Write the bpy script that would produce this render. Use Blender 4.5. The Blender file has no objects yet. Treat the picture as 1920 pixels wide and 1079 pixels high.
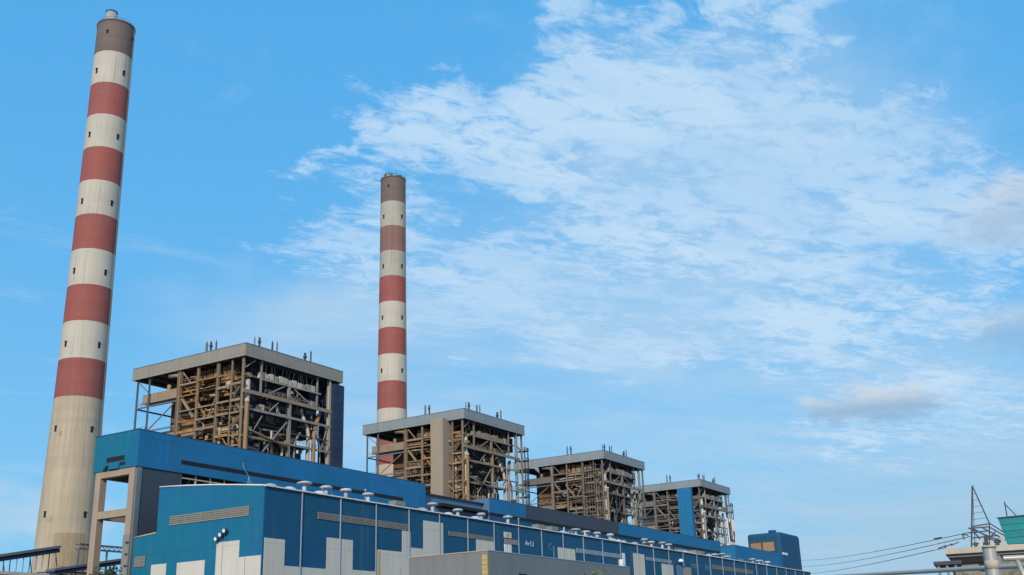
import bpy, bmesh, math, random
from mathutils import Vector, Matrix, Quaternion
R = math.radians
SC = bpy.context.scene
COL = SC.collection

# ------------------------------------------------------------------ camera
CAM_Z = 3.0
PITCH, ROLL, YAW = R(18.91), R(-1.81), R(31.59)
cam_d = bpy.data.cameras.new('camera'); cam = bpy.data.objects.new('camera', cam_d); COL.objects.link(cam)
cam_d.sensor_width = 36.0; cam_d.lens = 36.0 * 2053 / 1920
cam_d.clip_start = 0.5; cam_d.clip_end = 9000
fw = Vector((math.cos(YAW)*math.cos(PITCH), math.sin(YAW)*math.cos(PITCH), math.sin(PITCH)))
r0 = Vector((math.sin(YAW), -math.cos(YAW), 0)); u0 = r0.cross(fw)
rt = r0*math.cos(ROLL) + u0*math.sin(ROLL); up = -r0*math.sin(ROLL) + u0*math.cos(ROLL)
m = Matrix((rt, up, -fw)).transposed().to_4x4(); m.translation = (0, 0, CAM_Z)
cam.matrix_world = m
SC.camera = cam

# ------------------------------------------------------------------ sky and sun
SUN_TO = Vector((-0.83, -0.35, 0)).normalized(); SUN_EL = R(27)
SUN_STRENGTH, SKY_STRENGTH, EXPOSURE = 3.6, 0.10, 0.0
vs = SC.view_settings
vs.view_transform = 'Standard'; vs.look = 'None'; vs.exposure = EXPOSURE; vs.gamma = 1.0; vs.use_curve_mapping = False
SC.cycles.max_bounces = 6; SC.cycles.diffuse_bounces = 3; SC.cycles.glossy_bounces = 2

world = bpy.data.worlds.new('World'); SC.world = world; world.use_nodes = True
world.cycles.sampling_method = 'MANUAL'; world.cycles.sample_map_resolution = 256
def build_sky():
    nt = world.node_tree; nt.nodes.clear(); N = nt.nodes; L = nt.links
    def nd(t, **k):
        n = N.new(t)
        for a, b in k.items(): setattr(n, a, b)
        return n
    def put(sock, v):
        if hasattr(v, 'is_linked') or hasattr(v, 'links'): L.new(v, sock)
        else: sock.default_value = v
    def M(op, a, b=None, c=None, clamp=False):
        n = nd('ShaderNodeMath', operation=op, use_clamp=clamp); put(n.inputs[0], a)
        if b is not None: put(n.inputs[1], b)
        if c is not None: put(n.inputs[2], c)
        return n.outputs[0]
    def MR(v, a, b, c=0.0, d=1.0):
        n = nd('ShaderNodeMapRange', interpolation_type='SMOOTHSTEP'); put(n.inputs[0], v)
        for i, q in enumerate((a, b, c, d)): n.inputs[1+i].default_value = q
        return n.outputs[0]
    def XYZ(a, b, c=0.0):
        n = nd('ShaderNodeCombineXYZ'); put(n.inputs[0], a); put(n.inputs[1], b); put(n.inputs[2], c); return n.outputs[0]
    def NOISE(vec, scale, detail, rough, dist=0.0):
        n = nd('ShaderNodeTexNoise'); L.new(vec, n.inputs['Vector'])
        n.inputs['Scale'].default_value = scale; n.inputs['Detail'].default_value = detail
        n.inputs['Roughness'].default_value = rough; n.inputs['Distortion'].default_value = dist
        return n.outputs['Fac']
    def MIX(f, a, b, mode='MIX'):
        n = nd('ShaderNodeMix', data_type='RGBA', blend_type=mode); put(n.inputs[0], f)
        put(n.inputs[6], a); put(n.inputs[7], b); return n.outputs[2]
    tc = nd('ShaderNodeTexCoord'); sep = nd('ShaderNodeSeparateXYZ'); L.new(tc.outputs['Generated'], sep.inputs[0])
    x, y, z = sep.outputs
    sky = nd('ShaderNodeTexSky', sky_type='NISHITA', sun_disc=False)
    sky.sun_elevation = SUN_EL; sky.sun_rotation = math.atan2(SUN_TO.x, SUN_TO.y)
    sky.air_density = 1.0; sky.dust_density = 0.4; sky.ozone_density = 2.5
    # clear air: the sky model's light evened towards the deep clear blue of a washed evening sky
    base = MIX(1.0, sky.outputs[0], (0.80, 1.24, 1.30, 1), 'MULTIPLY')
    base = MIX(0.72, base, (0.088/SKY_STRENGTH, 0.475/SKY_STRENGTH, 0.97/SKY_STRENGTH, 1))
    # azimuth (degrees, right of the plant's axis) and elevation of the direction looked at
    ca, sa = math.cos(YAW), math.sin(YAW)
    fwd = M('ADD', M('MULTIPLY', x, ca), M('MULTIPLY', y, sa))
    rgt = M('SUBTRACT', M('MULTIPLY', x, sa), M('MULTIPLY', y, ca))
    az = M('MULTIPLY', M('ARCTAN2', rgt, fwd), 180/math.pi)
    el = M('MULTIPLY', M('ARCSINE', z), 180/math.pi)
    # cloud sheet as a flat layer overhead
    zz = M('MAXIMUM', M('ADD', z, 0.06), 0.05)
    cu, cv = M('DIVIDE', fwd, zz), M('DIVIDE', rgt, zz)
    # streak direction: rotate and stretch the layer
    t = R(62)
    pu = M('ADD', M('MULTIPLY', cu, math.cos(t)), M('MULTIPLY', cv, math.sin(t)))
    pv = M('SUBTRACT', M('MULTIPLY', cv, math.cos(t)), M('MULTIPLY', cu, math.sin(t)))
    lay2 = XYZ(M('MULTIPLY', pu, 0.62), pv, 5.3)
    lay = XYZ(M('MULTIPLY', pu, 0.50), M('MULTIPLY', pv, 1.0), 3.1)
    iso = XYZ(cu, cv, 7.7)
    warp = NOISE(XYZ(az, M('MULTIPLY', el, 1.6), 0.0), 0.11, 4.0, 0.6)
    waz = M('ADD', az, M('MULTIPLY', M('SUBTRACT', warp, 0.5), 13.0))
    wel = M('ADD', el, M('MULTIPLY', M('SUBTRACT', NOISE(XYZ(az, el, 9.0), 0.13, 4.0, 0.6), 0.5), 9.0))
    def blob(a0, e0, ra, re, ang, inner=0.15):
        t = R(ang)
        da, de = M('SUBTRACT', waz, a0), M('SUBTRACT', wel, e0)
        p = M('DIVIDE', M('ADD', M('MULTIPLY', da, math.cos(t)), M('MULTIPLY', de, math.sin(t))), ra)
        q = M('DIVIDE', M('SUBTRACT', M('MULTIPLY', de, math.cos(t)), M('MULTIPLY', da, math.sin(t))), re)
        d = M('SQRT', M('ADD', M('MULTIPLY', p, p), M('MULTIPLY', q, q)))
        return MR(d, 1.0, inner)
    def MAX(*v):
        o = v[0]
        for w in v[1:]: o = M('MAXIMUM', o, w)
        return o
    sheet = MAX(*[blob(*b) for b in BLOBS])
    # past the part of the sky in view the same kind of broken sheet goes on
    far = M('MULTIPLY', MR(M('ABSOLUTE', az), 34.0, 60.0), MR(NOISE(XYZ(x, y, z), 2.6, 3.0, 0.5), 0.46, 0.62))
    high = M('MULTIPLY', MR(el, 36.0, 50.0), MR(NOISE(XYZ(x, z, y), 2.9, 3.0, 0.5), 0.46, 0.62))
    sheet = MAX(sheet, far, high)
    puffs = NOISE(lay, 7.0, 7.0, 0.63, 0.45)
    fine = NOISE(lay2, 21.0, 5.0, 0.68, 0.6)
    big = NOISE(lay, 1.9, 3.0, 0.5, 0.3)
    tex = M('ADD', M('ADD', M('MULTIPLY', puffs, 0.40), M('MULTIPLY', fine, 0.42)), M('MULTIPLY', big, 0.18))
    # dense where the sheet is thick, broken towards its edge
    thr = M('SUBTRACT', 0.63, M('MULTIPLY', sheet, 0.198))
    a = MR(M('SUBTRACT', tex, thr), -0.03, 0.105)
    alpha = M('MULTIPLY', M('MULTIPLY', a, M('POWER', sheet, 0.5)), 0.78)
    veil = M('MULTIPLY', MAX(*[blob(*b) for b in VEILS], far), MR(M('ADD', M('MULTIPLY', big, 0.6), M('MULTIPLY', NOISE(lay, 5.0, 5.0, 0.6, 0.5), 0.4)), 0.30, 0.68, 0.22, 0.82))
    wisp = M('MULTIPLY', MR(NOISE(lay, 3.3, 6.0, 0.66, 0.6), 0.54, 0.78), 0.30)
    haze = M('MULTIPLY', M('POWER', M('SUBTRACT', 1.0, M('MAXIMUM', z, 0.0), clamp=True), 4.2), 0.92)
    k = 1.0/SKY_STRENGTH
    # low whiteness over the horizon, then the thin veil, then the cloud sheet
    c = MIX(haze, base, (0.325*k, 0.605*k, 0.80*k, 1))
    c = MIX(wisp, c, (0.50*k, 0.72*k, 0.93*k, 1))
    c = MIX(veil, c, (0.475*k, 0.665*k, 0.845*k, 1))
    # grey evening murk low on that side of the sky
    murk = M('MULTIPLY', M('MULTIPLY', MR(el, 12.0, 2.0), MR(az, -2.0, 30.0)), MR(az, 170.0, 100.0))
    c = MIX(M('MULTIPLY', murk, 0.75), c, (0.36*k, 0.525*k, 0.665*k, 1))
    shade = MR(NOISE(lay, 4.0, 4.0, 0.55, 0.2), 0.34, 0.66)
    ccol = MIX(shade, (0.46*k, 0.68*k, 0.92*k, 1), (0.60*k, 0.78*k, 0.95*k, 1))
    c = MIX(alpha, c, ccol)
    # small separate low cumulus: warm lit top, grey blue foot
    lump = NOISE(XYZ(az, M('MULTIPLY', el, 1.4), 2.0), 0.55, 4.0, 0.55)
    def low(a0, e0, ra, re):
        p = M('DIVIDE', M('SUBTRACT', az, a0), ra); q = M('DIVIDE', M('SUBTRACT', el, e0), re)
        d = M('SQRT', M('ADD', M('MULTIPLY', p, p), M('MULTIPLY', q, q)))
        return MR(M('ADD', d, M('MULTIPLY', M('SUBTRACT', lump, 0.5), 1.6)), 1.1, 0.25), q
    for a0, e0, ra, re, o in LOWS:
        f_, q = low(a0, e0, ra, re)
        c = MIX(M('MULTIPLY', f_, o), c, MIX(MR(q, -0.25, 0.55), (0.28*k, 0.43*k, 0.61*k, 1), (0.66*k, 0.68*k, 0.72*k, 1)))
    bg = nd('ShaderNodeBackground'); L.new(c, bg.inputs[0]); bg.inputs[1].default_value = SKY_STRENGTH
    out = nd('ShaderNodeOutputWorld'); L.new(bg.outputs[0], out.inputs[0])
# cloud banks: azimuth, elevation, half width, half height (degrees), tilt
BLOBS = [(9, 30.0, 15, 5.0, 4, .4), (18, 25.5, 9, 5, -20, .3), (7, 27.5, 20, 6.8, 8, .4), (12, 23, 20, 9, 0, .4), (-6, 26.5, 10.5, 5.0, 30, .2), (-7, 22.0, 9.5, 4.2, 12, .15), (0, 19.5, 16, 6, 5, .2),
         (25, 20, 11, 6, 0, .3), (16, 16, 18, 6.0, 0, .1), (4, 15.8, 10, 3.0, -12, .1), (13, 31.5, 13, 4.6, 2, .4), (23.8, 27.2, 3.2, 1.6, 0, .1), (20, 11, 14, 4.5, 6, .1), (-11, 25.4, 6, 2.0, 25, .05), (4, 33, 7, 2.2, 5, .1)]
VEILS = [(-8, 15.5, 15, 7, 0), (8, 18, 23, 12, 0), (20, 10, 25, 10, 0), (12, 25, 20, 10, 0), (-24, 7.5, 7, 2.2, 10), (-5, 12.5, 12, 4, 0), (16, 4.5, 26, 6, 0), (26, 6, 14, 7, 0)]
LOWS = [(18.3, 11.6, 4.4, 1.25, .75), (26.6, 20.0, 4.2, 2.2, .5), (27, 14.5, 4.5, 1.6, .45)]
build_sky()

sun_d = bpy.data.lights.new('sun', 'SUN'); sun = bpy.data.objects.new('sun', sun_d); COL.objects.link(sun)
sun_d.energy = SUN_STRENGTH; sun_d.angle = R(0.5); sun_d.color = (1.0, 0.86, 0.70)
sdir = Vector((SUN_TO.x*math.cos(SUN_EL), SUN_TO.y*math.cos(SUN_EL), math.sin(SUN_EL)))
sun.rotation_mode = 'QUATERNION'; sun.rotation_quaternion = sdir.to_track_quat('Z', 'Y'); sun.location = (0, 0, 500)

# ------------------------------------------------------------------ materials
def mat(name, col, rough=0.7, var=0.10, scale=0.25, streak=0.0, rnd=0.05, metallic=0.0, tint=None, spec=0.35, bump=0.0, sheet=0.0, pour=0.0, runs=None):
    mt = bpy.data.materials.new(name); mt.use_nodes = True; nt = mt.node_tree; L = nt.links
    bs = nt.nodes['Principled BSDF']; bs.inputs['Roughness'].default_value = rough; bs.inputs['Metallic'].default_value = metallic
    bs.inputs['Specular IOR Level'].default_value = spec
    geo = nt.nodes.new('ShaderNodeNewGeometry'); oi = nt.nodes.new('ShaderNodeObjectInfo')
    n1 = nt.nodes.new('ShaderNodeTexNoise'); n1.inputs['Scale'].default_value = scale; n1.inputs['Detail'].default_value = 6; n1.inputs['Roughness'].default_value = 0.62
    L.new(geo.outputs['Position'], n1.inputs['Vector'])
    def M(op, a, b):
        n = nt.nodes.new('ShaderNodeMath'); n.operation = op
        for i, q in enumerate((a, b)):
            if isinstance(q, (int, float)): n.inputs[i].default_value = q
            else: L.new(q, n.inputs[i])
        return n.outputs[0]
    v = M('ADD', 1.0, M('MULTIPLY', M('SUBTRACT', n1.outputs['Fac'], 0.5), var*4))
    v = M('MULTIPLY', v, M('ADD', 1.0 - rnd, M('MULTIPLY', oi.outputs['Random'], 2*rnd)))
    if streak:
        mp = nt.nodes.new('ShaderNodeMapping'); mp.inputs['Scale'].default_value = (1.3, 1.3, 0.035)
        L.new(geo.outputs['Position'], mp.inputs[0])
        n2 = nt.nodes.new('ShaderNodeTexNoise'); n2.inputs['Scale'].default_value = 1.0; n2.inputs['Detail'].default_value = 5
        L.new(mp.outputs[0], n2.inputs['Vector'])
        v = M('MULTIPLY', v, M('ADD', 1.0, M('MULTIPLY', M('SUBTRACT', n2.outputs['Fac'], 0.5), streak*4)))
    sx = nt.nodes.new('ShaderNodeSeparateXYZ'); L.new(geo.outputs['Position'], sx.inputs[0])
    if sheet:      # single sheets of about a metre, each a little different, with a lapped joint every few metres
        cx = nt.nodes.new('ShaderNodeCombineXYZ')
        L.new(M('FLOOR', M('MULTIPLY', sx.outputs[0], 0.9), 0), cx.inputs[0]); L.new(M('FLOOR', M('MULTIPLY', sx.outputs[1], 0.9), 0), cx.inputs[1]); L.new(M('FLOOR', M('MULTIPLY', sx.outputs[2], 0.16), 0), cx.inputs[2])
        wn = nt.nodes.new('ShaderNodeTexWhiteNoise'); L.new(cx.outputs[0], wn.inputs['Vector'])
        v = M('MULTIPLY', v, M('ADD', 1.0 - sheet, M('MULTIPLY', wn.outputs['Value'], 2*sheet)))
        fr = M('FRACT', M('MULTIPLY', sx.outputs[2], 0.16), 0)
        v = M('MULTIPLY', v, M('SUBTRACT', 1.0, M('MULTIPLY', M('LESS_THAN', fr, 0.022), 0.16)))
    if pour:       # concrete lifts
        cx = nt.nodes.new('ShaderNodeCombineXYZ'); L.new(M('FLOOR', M('MULTIPLY', sx.outputs[2], 0.4), 0), cx.inputs[2])
        wn = nt.nodes.new('ShaderNodeTexWhiteNoise'); L.new(cx.outputs[0], wn.inputs['Vector'])
        v = M('MULTIPLY', v, M('ADD', 1.0 - pour, M('MULTIPLY', wn.outputs['Value'], 2*pour)))
    mx = nt.nodes.new('ShaderNodeMix'); mx.data_type = 'RGBA'; mx.blend_type = 'MULTIPLY'; mx.inputs[0].default_value = 1
    if tint:
        t2 = nt.nodes.new('ShaderNodeMix'); t2.data_type = 'RGBA'
        n3 = nt.nodes.new('ShaderNodeTexNoise'); n3.inputs['Scale'].default_value = scale*1.7; n3.inputs['Detail'].default_value = 4
        L.new(geo.outputs['Position'], n3.inputs['Vector'])
        rp = nt.nodes.new('ShaderNodeMapRange'); rp.inputs[1].default_value = 0.42; rp.inputs[2].default_value = 0.62
        L.new(n3.outputs['Fac'], rp.inputs[0]); L.new(rp.outputs[0], t2.inputs[0])
        t2.inputs[6].default_value = (*col, 1); t2.inputs[7].default_value = (*tint, 1)
        L.new(t2.outputs[2], mx.inputs[6])
    else: mx.inputs[6].default_value = (*col, 1)
    L.new(v, mx.inputs[7]); res = mx.outputs[2]
    if runs:       # dirt or rust washed down the surface in narrow runs
        mp = nt.nodes.new('ShaderNodeMapping'); mp.inputs['Scale'].default_value = (0.55, 0.55, 0.018); L.new(geo.outputs['Position'], mp.inputs[0])
        n4 = nt.nodes.new('ShaderNodeTexNoise'); n4.inputs['Scale'].default_value = 1.0; n4.inputs['Detail'].default_value = 7; n4.inputs['Roughness'].default_value = 0.7; L.new(mp.outputs[0], n4.inputs['Vector'])
        n5 = nt.nodes.new('ShaderNodeTexNoise'); n5.inputs['Scale'].default_value = 0.07; n5.inputs['Detail'].default_value = 4; L.new(geo.outputs['Position'], n5.inputs['Vector'])
        rp = nt.nodes.new('ShaderNodeMapRange'); rp.inputs[1].default_value = 0.54; rp.inputs[2].default_value = 0.70; rp.inputs[4].default_value = runs[1]; L.new(n4.outputs['Fac'], rp.inputs[0])
        r2 = nt.nodes.new('ShaderNodeMapRange'); r2.inputs[1].default_value = 0.40; r2.inputs[2].default_value = 0.60; L.new(n5.outputs['Fac'], r2.inputs[0])
        m2 = nt.nodes.new('ShaderNodeMix'); m2.data_type = 'RGBA'; L.new(M('MULTIPLY', rp.outputs[0], r2.outputs[0]), m2.inputs[0]); L.new(res, m2.inputs[6]); m2.inputs[7].default_value = (*runs[0], 1)
        res = m2.outputs[2]
    L.new(res, bs.inputs['Base Color'])
    if bump:
        b = nt.nodes.new('ShaderNodeBump'); b.inputs['Strength'].default_value = bump; b.inputs['Distance'].default_value = 0.3
        L.new(n1.outputs['Fac'], b.inputs['Height']); L.new(b.outputs[0], bs.inputs['Normal'])
    return mt
MT = dict(
    ground=mat('ground', (0.16, 0.14, 0.11), 0.9, 0.15, 0.05),
    concrete=mat('chimney_concrete', (0.40, 0.335, 0.245), 0.88, 0.06, 0.08, 0.16, 0.0, pour=0.05, runs=((0.23, 0.18, 0.125), 0.65)),
    concrete_dark=mat('chimney_concrete_patch', (0.31, 0.245, 0.155), 0.85, 0.06, 0.2, 0.2, 0.0),
    red=mat('red_paint', (0.28, 0.075, 0.062), 0.75, 0.05, 0.12, 0.06, 0.03, tint=(0.25, 0.085, 0.075), pour=0.04, runs=((0.10, 0.075, 0.065), 0.75)),
    red_dusty=mat('dusty_red_paint', (0.21, 0.115, 0.10), 0.8, 0.06, 0.12, 0.06, 0.03, pour=0.04, runs=((0.10, 0.075, 0.065), 0.75)),
    red_sooty=mat('sooty_red_paint', (0.15, 0.112, 0.102), 0.8, 0.08, 0.12, 0.06, 0.03, pour=0.04, runs=((0.10, 0.075, 0.065), 0.75)),
    white=mat('white_chimney_paint', (0.46, 0.425, 0.36), 0.8, 0.05, 0.12, 0.08, 0.03, pour=0.03, runs=((0.24, 0.19, 0.14), 0.75)),
    white_dusty=mat('dusty_white_paint', (0.37, 0.345, 0.295), 0.8, 0.06, 0.12, 0.08, 0.03, pour=0.03, runs=((0.24, 0.19, 0.14), 0.75)),
    black=mat('dark_opening', (0.012, 0.012, 0.016), 0.8, 0.1),
    flue=mat('flue_steel', (0.33, 0.34, 0.34), 0.5, 0.08, 0.5),
    fascia_warm=mat('fascia_sheet_warm', (0.255, 0.235, 0.20), 0.65, 0.04, 0.15, 0.05, 0.02, sheet=0.03, runs=((0.12, 0.11, 0.10), 0.6)),
    fascia_cool=mat('fascia_sheet_cool', (0.215, 0.245, 0.262), 0.65, 0.05, 0.15, 0.05, 0.02, sheet=0.03, runs=((0.12, 0.11, 0.10), 0.6)),
    deck=mat('roof_deck', (0.12, 0.12, 0.125), 0.9, 0.1),
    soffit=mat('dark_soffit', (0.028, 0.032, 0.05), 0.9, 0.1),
    steel_tan=mat('tan_steel', (0.25, 0.19, 0.128), 0.7, 0.14, 0.5, 0.10, 0.14),
    steel_grey=mat('grey_steel', (0.26, 0.245, 0.22), 0.65, 0.12, 0.5, 0.08, 0.15),
    steel_far=mat('weathered_grey_steel', (0.175, 0.168, 0.158), 0.7, 0.14, 0.5, 0.10, 0.25, tint=(0.15, 0.125, 0.10)),
    steel_dark=mat('dark_steel', (0.05, 0.052, 0.06), 0.7, 0.15, 0.5, 0.0, 0.2),
    steel_blue=mat('blue_grey_steel', (0.115, 0.15, 0.18), 0.65, 0.1, 0.4, 0.08, 0.1),
    ochre=mat('ochre_lagging', (0.33, 0.20, 0.09), 0.75, 0.16, 0.35, 0.10, 0.22, tint=(0.24, 0.115, 0.048)),
    brown=mat('rusty_brown', (0.20, 0.10, 0.052), 0.8, 0.18, 0.4, 0.10, 0.25, tint=(0.10, 0.058, 0.036)),
    cream=mat('cream_pipe', (0.43, 0.38, 0.31), 0.55, 0.08, 0.4, 0.08, 0.1),
    copper=mat('rust_orange_pipe', (0.30, 0.17, 0.085), 0.6, 0.1, 0.4, 0.1, 0.08),
    navy=mat('navy_cladding', (0.016, 0.030, 0.065), 0.6, 0.1, 0.3, 0.05, 0.14),
    shaded_lagging=mat('furnace_wall', (0.022, 0.024, 0.034), 0.8, 0.15, 0.3, 0.1, 0.15),  # navy-black: the shade inside the boiler houses is put into the colour
    beige=mat('beige_cladding', (0.31, 0.255, 0.195), 0.7, 0.04, 0.12, 0.05, 0.02, sheet=0.02, runs=((0.18, 0.14, 0.10), 0.5)),
    hall_blue=mat('hall_blue_sheet', (0.011, 0.078, 0.172), 0.6, 0.05, 0.06, 0.05, 0.03, tint=(0.010, 0.083, 0.155), spec=0.15, sheet=0.035, runs=((0.10, 0.13, 0.15), 0.45)),
    teal=mat('sunlit_gable_sheet', (0.010, 0.140, 0.232), 0.6, 0.05, 0.05, 0.03, 0.01, tint=(0.012, 0.125, 0.252), spec=0.15, sheet=0.035, runs=((0.10, 0.13, 0.15), 0.45)),  # blue sheet with the sun on the end walls put into its colour
    bunker_blue=mat('bunker_blue_sheet', (0.017, 0.148, 0.325), 0.6, 0.05, 0.06, 0.04, 0.02, tint=(0.014, 0.142, 0.29), spec=0.15, sheet=0.035, runs=((0.10, 0.13, 0.15), 0.45)),
    slate=mat('slate_sheet', (0.042, 0.056, 0.078), 0.65, 0.06, 0.06, 0.04, 0.02, sheet=0.03, runs=((0.10, 0.10, 0.10), 0.4)),
    pale_blue=mat('pale_blue_sheet', (0.085, 0.165, 0.27), 0.5, 0.05, 0.06, 0.05, 0.02),
    panel_white=mat('white_wall_sheet', (0.52, 0.49, 0.44), 0.6, 0.04, 0.12, 0.05, 0.03, sheet=0.025, runs=((0.25, 0.22, 0.17), 0.55)),
    louvre=mat('louvre_slat', (0.21, 0.20, 0.175), 0.6, 0.1, 0.6, 0.0, 0.08),
    trim=mat('white_trim', (0.62, 0.63, 0.62), 0.5, 0.06, 0.5, 0.0, 0.05),
    pipe_grey=mat('downpipe', (0.24, 0.32, 0.40), 0.5, 0.06, 0.5, 0.0, 0.1),
    vent=mat('ventilator_metal', (0.38, 0.42, 0.45), 0.5, 0.12, 0.8, 0.0, 0.25),
    roof_grey=mat('hall_roof_sheet', (0.20, 0.25, 0.30), 0.55, 0.06, 0.1, 0.0, 0.02),
    frame_tan=mat('tan_concrete_frame', (0.33, 0.26, 0.20), 0.85, 0.08, 0.3, 0.12, 0.04),
    frame_grey=mat('grey_concrete', (0.20, 0.20, 0.195), 0.85, 0.08, 0.3, 0.1, 0.04),
    yellow=mat('yellow_paint', (0.42, 0.30, 0.09), 0.6, 0.1, 0.6, 0.1, 0.06),
    shed=mat('grey_shed_sheet', (0.150, 0.175, 0.190), 0.65, 0.05, 0.15, 0.05, 0.02, sheet=0.03, runs=((0.10, 0.10, 0.095), 0.6)),
    shed_sunlit=mat('sunlit_shed_sheet', (0.175, 0.18, 0.178), 0.65, 0.05, 0.15, 0.05, 0.02, sheet=0.03, runs=((0.10, 0.10, 0.095), 0.6)),  # shed sheet with the light on its side wall put into the colour
    sunlit_tan=mat('sunlit_tan_opening', (0.30, 0.20, 0.12), 0.6, 0.15, 0.8, 0.0, 0.1),  # the light in the opening is put into this tan
    rubble=mat('weathered_concrete', (0.22, 0.21, 0.165), 0.9, 0.22, 0.8, 0.15, 0.05, tint=(0.12, 0.115, 0.085)),
    coping=mat('pale_coping', (0.42, 0.38, 0.31), 0.85, 0.1, 0.8, 0.1, 0.05),
    tank=mat('teal_tank_sheet', (0.025, 0.27, 0.29), 0.5, 0.1, 0.5, 0.12, 0.03, tint=(0.03, 0.22, 0.25)),
    galv=mat('galvanised_pipe', (0.40, 0.39, 0.36), 0.4, 0.06, 1.5, 0.08, 0.05, metallic=0.25),
    wire=mat('black_wire', (0.03, 0.03, 0.035), 0.7, 0.1),
    lamp=mat('lamp_glass', (0.75, 0.78, 0.8), 0.25, 0.03, 1.0),
    bark=mat('bark', (0.09, 0.065, 0.045), 0.9, 0.2, 3.0),
    leaf=mat('leaf', (0.075, 0.10, 0.025), 0.6, 0.2, 1.5, 0.0, 0.3, tint=(0.13, 0.12, 0.03)),
    leaf_dark=mat('dark_leaf', (0.035, 0.055, 0.022), 0.6, 0.2, 1.5, 0.0, 0.3),
    letter=mat('faded_white_letter', (0.45, 0.50, 0.55), 0.6, 0.2, 1.0),
    letter_faint=mat('faint_letter', (0.10, 0.19, 0.28), 0.6, 0.2, 1.0),
    pink=mat('dusty_pink_sheet', (0.26, 0.20, 0.20), 0.6, 0.08, 0.6),
)

# ------------------------------------------------------------------ mesh helpers
_unit = {}
def unit(kind, mt):
    k = (kind, mt)
    if k in _unit: return _unit[k]
    bm = bmesh.new()
    if kind == 'box': bmesh.ops.create_cube(bm, size=1.0)
    elif kind == 'cyl':
        bmesh.ops.create_cone(bm, cap_ends=True, segments=14, radius1=1, radius2=1, depth=1)
        for f in bm.faces: f.smooth = len(f.verts) == 4
    elif kind == 'ibeam':          # I section, unit length along z, flanges across x
        pr = [(-.5,-.5),(.5,-.5),(.5,-.38),(.09,-.38),(.09,.38),(.5,.38),(.5,.5),(-.5,.5),(-.5,.38),(-.09,.38),(-.09,-.38),(-.5,-.38)]
        a = [bm.verts.new((p[0], p[1], -.5)) for p in pr]; b = [bm.verts.new((p[0], p[1], .5)) for p in pr]
        n = len(pr)
        for i in range(n): bm.faces.new((a[i], a[(i+1)%n], b[(i+1)%n], b[i]))
        bm.faces.new(a[::-1]); bm.faces.new(b)
    me = bpy.data.meshes.new(kind); bm.to_mesh(me); bm.free()
    me.materials.append(MT[mt]); _unit[k] = me
    return me
def link(o, parent):
    COL.objects.link(o)
    if parent is not None:
        o.parent = parent
        if parent.parent is not None: o.matrix_parent_inverse = parent.matrix_basis.inverted()
    return o
def tag(o, label, cat, group=None, kind=None):
    if label: o['label'] = label
    if cat: o['category'] = cat
    if group: o['group'] = group
    if kind: o['kind'] = kind
    return o
def thing(name, loc, label, cat, group=None):
    o = bpy.data.objects.new(name, None); o.empty_display_size = 2; COL.objects.link(o); o.location = loc
    return tag(o, label, cat, group)
def box(name, parent, x0, x1, y0, y1, z0, z1, mt):
    o = bpy.data.objects.new(name, unit('box', mt))
    o.location = ((x0+x1)/2, (y0+y1)/2, (z0+z1)/2); o.scale = (abs(x1-x0), abs(y1-y0), abs(z1-z0))
    return link(o, parent)
def bar(name, parent, p, q, w, h, mt, kind='box'):
    p, q = Vector(p), Vector(q); d = q - p
    o = bpy.data.objects.new(name, unit(kind, mt)); o.rotation_mode = 'QUATERNION'
    o.location = (p+q)/2; o.scale = (w, h, d.length)
    z = d.normalized(); ref = Vector((0, 0, 1)) if abs(z.z) < 0.95 else Vector((0, 1, 0))
    x = ref.cross(z).normalized(); y = z.cross(x)
    o.rotation_quaternion = Matrix((x, y, z)).transposed().to_quaternion()
    return link(o, parent)
def cyl(name, parent, p, q, r, mt):
    return bar(name, parent, p, q, r, r, mt, 'cyl')
def mesh(name, parent, v, f, mt, smooth=False):
    me = bpy.data.meshes.new(name); me.from_pydata(v, [], f); me.materials.append(MT[mt])
    if smooth:
        for p in me.polygons: p.use_smooth = True
    me.validate()
    return link(bpy.data.objects.new(name, me), parent)
def prism(name, parent, prof, a0, a1, axis, mt):
    # prof: list of (u,z); axis 'x' -> u is y ; axis 'y' -> u is x
    n = len(prof)
    if axis == 'x': v = [(a0, u, z) for u, z in prof] + [(a1, u, z) for u, z in prof]
    else: v = [(u, a0, z) for u, z in prof] + [(u, a1, z) for u, z in prof]
    f = [(i, (i+1) % n, (i+1) % n + n, i+n) for i in range(n)] + [tuple(range(n))[::-1], tuple(range(n, 2*n))]
    o = mesh(name, parent, v, f, mt)
    bm = bmesh.new(); bm.from_mesh(o.data); bmesh.ops.recalc_face_normals(bm, faces=bm.faces); bm.to_mesh(o.data); bm.free()
    return o
def tube(name, parent, pts, r, mt, seg=10):
    P = [Vector(p) for p in pts]; v = []; f = []
    for i, p in enumerate(P):
        d = (P[min(i+1, len(P)-1)] - P[max(i-1, 0)]).normalized()
        ref = Vector((0, 0, 1)) if abs(d.z) < 0.9 else Vector((1, 0.3, 0))
        x = ref.cross(d).normalized(); y = d.cross(x)
        for k in range(seg):
            a = 2*math.pi*k/seg; v.append(p + (x*math.cos(a) + y*math.sin(a))*r)
    for i in range(len(P)-1):
        for k in range(seg):
            f.append((i*seg+k, i*seg+(k+1) % seg, (i+1)*seg+(k+1) % seg, (i+1)*seg+k))
    f.append(tuple(range(seg))[::-1]); f.append(tuple(range((len(P)-1)*seg, len(P)*seg)))
    return mesh(name, parent, v, f, mt, True)
def bend(p0, p1, p2, r, n=5):
    """points of a pipe p0-p1-p2 with its corner rounded by r"""
    p0, p1, p2 = map(Vector, (p0, p1, p2)); a = p1 + (p0-p1).normalized()*r; b = p1 + (p2-p1).normalized()*r
    out = [p0]
    for i in range(n+1):
        t = i/n; out.append(a*(1-t)**2 + p1*2*t*(1-t) + b*t*t)
    return out + [p2]
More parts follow.
